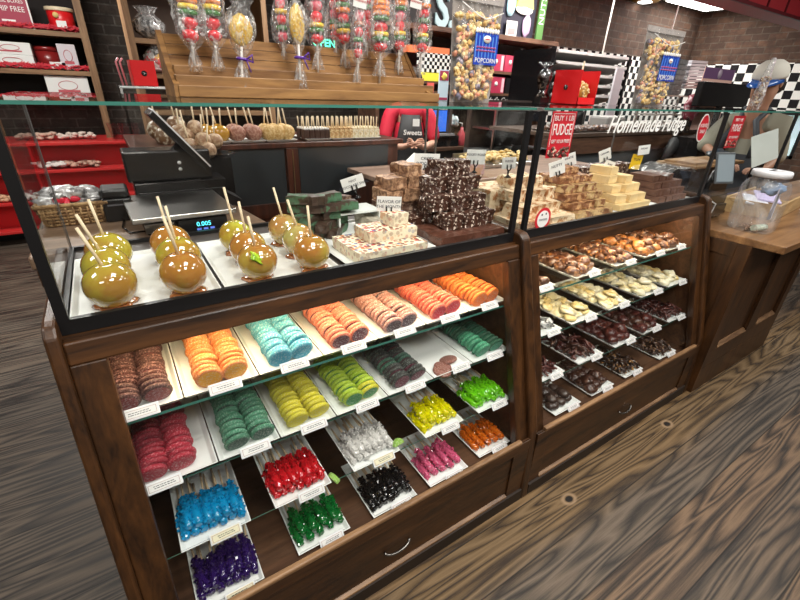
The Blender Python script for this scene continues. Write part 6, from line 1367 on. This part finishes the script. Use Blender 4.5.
# ================================================================ PEOPLE
def skinned(name, V, E, m_, parent=None, lev=2, root=0):
    me = bpy.data.meshes.new(name); me.from_pydata([v[:3] for v in V], E, []); me.materials.append(m_)
    o = link(name, me, parent); md = o.modifiers.new('skin', 'SKIN'); md.use_smooth_shade = True; md.branch_smoothing = .3
    if not me.skin_vertices: 
        bm = bmesh.new(); bm.from_mesh(me); bm.verts.layers.skin.verify(); bm.to_mesh(me); bm.free()
    for i, v in enumerate(V):
        r = v[3]; me.skin_vertices[0].data[i].radius = (r, v[4] if len(v) > 4 else r); me.skin_vertices[0].data[i].use_root = (i == root)
    s = o.modifiers.new('sub', 'SUBSURF'); s.levels = lev; s.render_levels = lev
    return o
def hand_graph(V, E, wi, fwd, side, up, s=1.):
    """adds palm and five bent fingers after wrist vertex wi"""
    w0 = Vector(V[wi][:3]); f = fwd.normalized(); sd = side.normalized(); u = up.normalized()
    V.append((*(w0 + f * .045 * s), .026 * s, .016 * s)); pi_ = len(V) - 1; E.append((wi, pi_))
    V.append((*(w0 + f * .075 * s), .030 * s, .013 * s)); pk = len(V) - 1; E.append((pi_, pk))
    for k, (off, L) in enumerate([(-.027, .062), (-.009, .074), (.009, .070), (.026, .055)]):
        p = w0 + f * .088 * s + sd * off * s; prev = pk
        for j, (q, bend) in enumerate([(.0, 0), (.4, .10), (.75, .35), (1., .62)]):
            c = p + f * L * s * q * (1 - .3 * bend) - u * L * s * q * bend
            V.append((*c, .0088 * s * (1 - .18 * q))); E.append((prev, len(V) - 1)); prev = len(V) - 1
    prev = pi_
    for q in (.35, .7, 1.): V.append((*(w0 + f * (.045 + .045 * q) * s - sd * (.026 + .028 * q) * s - u * .012 * q * s), .0105 * s * (1 - .15 * q))); E.append((prev, len(V) - 1)); prev = len(V) - 1
def head_graph(V, E, ni, c, f, r=.092, up=Vector((0, 0, 1))):
    """skull, jaw, nose and ears; f is the facing direction"""
    f = f.normalized(); s = f.cross(up).normalized()
    V.append((*(c - up * .055 - f * .012), r * .70)); a = len(V) - 1; E.append((ni, a))
    V.append((*(c + up * .015 - f * .012), r * .98, r * .88)); b = len(V) - 1; E.append((a, b))
    V.append((*(c + up * .070 - f * .015), r * .72)); E.append((b, len(V) - 1))
    V.append((*(c - up * .078 + f * .050), r * .36)); E.append((a, len(V) - 1))            # chin
def face_bits(parent, c, f, skin, up=Vector((0, 0, 1))):
    f = f.normalized(); s = f.cross(up).normalized(); L = Vector(parent.location)
    c = c - L
    nose = MB().tube([c + f * .082 + up * .018, c + f * .100 - up * .012, c + f * .084 - up * .024], [.006, .013, .010], 8); obj('nose', nose, skin, parent)
    for q in (-1, 1):
        obj('eye', MB().blob(c + f * .079 + s * .031 * q + up * .012, (.011, .011, .006), .0, 1, 2), mat('eye_dark', (.05, .03, .02), .2), parent)
        obj('ear', MB().blob(c + s * .088 * q - f * .01, (.018, .010, .028), .05, 1, 2), skin, parent)
    obj('mouth', MB().tube([c + f * .080 + s * .022 - up * .048, c + f * .088 - up * .046, c + f * .080 - s * .022 - up * .048], .004, 6), mat('lips', (.30, .10, .08), .4), parent)
skinA = mat('skin_tan', (.44, .24, .16), .5, sss=.1); skinB = mat('skin_fair', (.55, .31, .22), .5, sss=.1)
# --- employee in red, hands together
P = thing('person', 'person in a red shirt and black apron standing with hands together behind the counter', 'person', (2.38, 3.5, 0)); P.rotation_euler = (0, 0, -.42)
V = [(0, 0, .98, .13, .10), (0, 0, 1.14, .125, .09), (0, .0, 1.30, .15, .09), (0, 0, 1.43, .06), (0, -.01, 1.50, .050)]
E = [(0, 1), (1, 2), (2, 3), (3, 4)]
for q in (-1, 1):
    a = len(V); V += [(.175 * q, 0, 1.37, .055), (.235 * q, -.06, 1.12, .042), (.10 * q, -.24, 1.10, .030), (.045 * q, -.285, 1.125, .024)]
    E += [(3, a), (a, a + 1), (a + 1, a + 2), (a + 2, a + 3)]
    hand_graph(V, E, a + 3, Vector((-.75 * q, -.25, .25)), Vector((.1, .2, 1)), Vector((0, 1, 0)), .9)
head_graph(V, E, 4, Vector((0, -.03, 1.61)), Vector((0, -1, -.3)))
for q in (-1, 1):
    a = len(V); V += [(.09 * q, 0, .92, .085), (.10 * q, 0, .50, .058), (.10 * q, .02, .09, .042), (.11 * q, -.12, .045, .038)]; E += [(0, a), (a, a + 1), (a + 1, a + 2), (a + 2, a + 3)]
skinned('body', V, E, skinB, P); face_bits(P, Vector(P.location) + Vector((0, -.03, 1.61)), Vector((0, -1, -.3)), skinB)
V = [(0, 0, .93, .165, .125), (0, 0, 1.14, .16, .12), (0, 0, 1.32, .17, .11), (0, 0, 1.42, .085)]; E = [(0, 1), (1, 2), (2, 3)]
for q in (-1, 1): a = len(V); V += [(.175 * q, 0, 1.37, .078), (.222 * q, -.04, 1.20, .068), (.238 * q, -.06, 1.13, .062)]; E += [(3, a), (a, a + 1), (a + 1, a + 2)]
skinned('shirt', V, E, mat('red_shirt', (.56, .012, .04), .7), P)
ap = MB(); ap.smooth = True; n_ = 12; rows_ = [(.50, .19), (.80, .19), (1.02, .185), (1.18, .12), (1.36, .085)]
for z, hw in rows_:
    for k in range(n_ + 1): u = -1 + 2 * k / n_; ap.v.append((hw * u, -.150 * (1 - .35 * u * u) + (.02 if z > 1.3 else 0), z))
for j in range(len(rows_) - 1):
    for k in range(n_): ap.f.append((j * 13 + k, j * 13 + k + 1, (j + 1) * 13 + k + 1, (j + 1) * 13 + k)); ap.mi.append(0); ap.sm.append(True)
o = obj('apron', ap, mat('apron_black', (.018, .018, .02), .7), P); sd_ = o.modifiers.new('t', 'SOLIDIFY'); sd_.thickness = .006
obj('badge', MB().box(.005, .065, -.166, -.162, 1.27, 1.33), white, P); text('apron_print', 'Sweets', P, .06, frame((.01, -.158, 1.215), (1, 0, 0), (0, -1, 0)), whi, bold=.001)
V = []; E = []
for q in (-1, 1): a = len(V); V += [(.09 * q, 0, .95, .11), (.10 * q, 0, .50, .08), (.10 * q, .02, .12, .065)]; E += [(a, a + 1), (a + 1, a + 2)]
V.append((0, 0, .96, .12)); E += [(6, 0), (6, 3)]; skinned('trousers', V, E, mat('trousers_dark', (.02, .02, .025), .8), P, root=6)
obj('hair', MB().blob((0, 0, 1.66), (.098, .105, .085), .08, 2, 3, 2), mat('hair_dark', (.02, .012, .008), .6), P)

# --- man in the pale cap, working behind the counter, looking down to the left
hc = atY(767, 84, 1.55); P = thing('person', 'man in pale cap with blue visor, olive shirt and dark apron straps, looking down', 'person', (hc.x + .10, 1.58, 0))
ox = hc.x; L0 = Vector(P.location)
def W_(x, y, z): return (x - L0.x, y - L0.y, z - L0.z)
hcz = hc.z; fdir = Vector((-1, -.12, -.28))
ns = atY(754, 117, 1.74); fe = atY(731, 142, 1.72); fh = atY(752, 158, 1.62); sh2 = atY(800, 122, 1.42); el2 = atY(806, 152, 1.38); ha2 = atY(786, 166, 1.36)
V = [(*W_(ox + .16, 1.58, .98), .12, .10), (*W_(ox + .15, 1.58, 1.15), .12, .10), (*W_(ox + .12, 1.58, 1.32), .14, .10), (*W_(ox + .08, 1.58, 1.45), .06), (*W_(ox + .03, 1.56, 1.54), .052)]
E = [(0, 1), (1, 2), (2, 3), (3, 4)]
ARMS = [[(ox + .09, 1.76, 1.41), (ox - .12, 1.80, 1.22), (ox - .22, 1.62, 1.14), (ox - .26, 1.55, 1.13)], [(ox + .13, 1.40, 1.41), (ox + .20, 1.36, 1.16), (ox + .04, 1.36, 1.08), (ox - .02, 1.38, 1.08)]]
for A_ in ARMS:
    a = len(V); V += [(*W_(*A_[0]), .055), (*W_(*A_[1]), .044), (*W_(*A_[2]), .033), (*W_(*A_[3]), .026)]; E += [(3, a), (a, a + 1), (a + 1, a + 2), (a + 2, a + 3)]
    hand_graph(V, E, a + 3, Vector(A_[3]) - Vector(A_[2]), Vector((0, 1, 0)), Vector((0, 0, 1)), .95)
head_graph(V, E, 4, Vector(W_(ox, 1.55, hcz)), fdir, .118)
for q in (-1, 1):
    a = len(V); V += [(*W_(ox + .16, 1.58 + .09 * q, .90), .085), (*W_(ox + .17, 1.58 + .10 * q, .48), .058), (*W_(ox + .18, 1.58 + .10 * q, .09), .042), (*W_(ox + .06, 1.58 + .11 * q, .045), .038)]; E += [(0, a), (a, a + 1), (a + 1, a + 2), (a + 2, a + 3)]
skinned('body', V, E, skinA, P); face_bits(P, Vector((ox, 1.55, hcz)), fdir, skinA)
V = [(*W_(ox + .16, 1.58, .92), .16, .13), (*W_(ox + .15, 1.58, 1.15), .155, .13), (*W_(ox + .12, 1.58, 1.33), .165, .125), (*W_(ox + .08, 1.58, 1.445), .10)]; E = [(0, 1), (1, 2), (2, 3)]
for A_, q in zip(ARMS, (1, .6)):
    a = len(V); m_ = Vector(A_[1]); m2 = Vector(A_[1]).lerp(Vector(A_[2]), .25); V += [(*W_(*A_[0]), .085), (*W_(*m_), .070), (*W_(*m2), .060)]; E += [(3, a), (a, a + 1), (a + 1, a + 2)]
skinned('shirt', V, E, mat('olive_shirt', (.34, .33, .26), .8), P)
# apron straps over the shoulders
for y_ in (1.46, 1.69):
    st = MB(); pth = [W_(ox - .075, y_, 1.16), W_(ox - .065, y_, 1.30), W_(ox - .03, y_ * .5 + .79, 1.43), W_(ox + .07, y_ * .7 + .474, 1.515), W_(ox + .17, y_, 1.46), W_(ox + .27, y_, 1.30), W_(ox + .29, y_, 1.10)]
    st.tube(pth, .022, 8); obj('apron_strap', st, mat('strap_slate', (.035, .042, .052), .6), P)
apb = MB(); apb.prism([W_(ox - .085, 0, .55)[::2], W_(ox - .085, 0, 1.18)[::2], W_(ox - .075, 0, 1.18)[::2], W_(ox - .075, 0, .55)[::2]], W_(0, 1.42, 0)[1], W_(0, 1.74, 0)[1], 'y'); obj('apron', apb, mat('strap_slate', (.035, .042, .052), .6), P)
V = []; E = []
for q in (-1, 1): a = len(V); V += [(*W_(ox + .16, 1.58 + .09 * q, .92), .11), (*W_(ox + .17, 1.58 + .10 * q, .48), .08), (*W_(ox + .18, 1.58 + .10 * q, .12), .062)]; E += [(a, a + 1), (a + 1, a + 2)]
V.append((*W_(ox + .16, 1.58, .95), .12)); E += [(6, 0), (6, 3)]; skinned('trousers', V, E, mat('trousers_dark', (.02, .02, .025), .8), P, root=6)
# hair and cap, tipped forward with the head
Mh = Matrix.Rotation(-.22, 3, 'Y'); cc = Vector(W_(ox, 1.55, hcz))
obj('hair', MB().blob(cc + Vector((.062, 0, .0)), (.078, .096, .095), .05, 2, 3, 2), mat('hair_dark', (.02, .012, .008), .6), P)
cp = MB().lathe([(.118, .0), (.121, .02), (.117, .055), (.098, .092), (.060, .118), (0, .128)], cc + Mh @ Vector((.016, 0, .040)), 26, M=Mh @ Matrix.Diagonal((1.10, .92, 1)))
obj('cap', cp, mat('cap_pale', (.64, .62, .55), .8), P)
vs_ = MB(); vs_.smooth = True; n_ = 12
for k in range(n_ + 1):
    a = PI / 2 + PI * k / n_
    for r1, dz in ((.112, .030), (.185, -.004)):
        vs_.v.append(tuple(cc + Mh @ Vector((r1 * 1.08 * math.cos(a) + (.0 if r1 < .15 else -.02 * abs(math.cos(a))), r1 * .86 * math.sin(a) * (1 if r1 < .15 else .68), dz + .018))))
for k in range(n_): vs_.f.append((2 * k, 2 * k + 1, 2 * k + 3, 2 * k + 2)); vs_.mi.append(0); vs_.sm.append(True)
o = obj('visor', vs_, mat('visor_blue', (.02, .09, .34), .2), P); sd_ = o.modifiers.new('t', 'SOLIDIFY'); sd_.thickness = .004

# every described object is a thing unless it was marked otherwise
for o in bpy.data.objects:
    if o.parent is None and 'category' in o and 'kind' not in o: o['kind'] = 'thing'
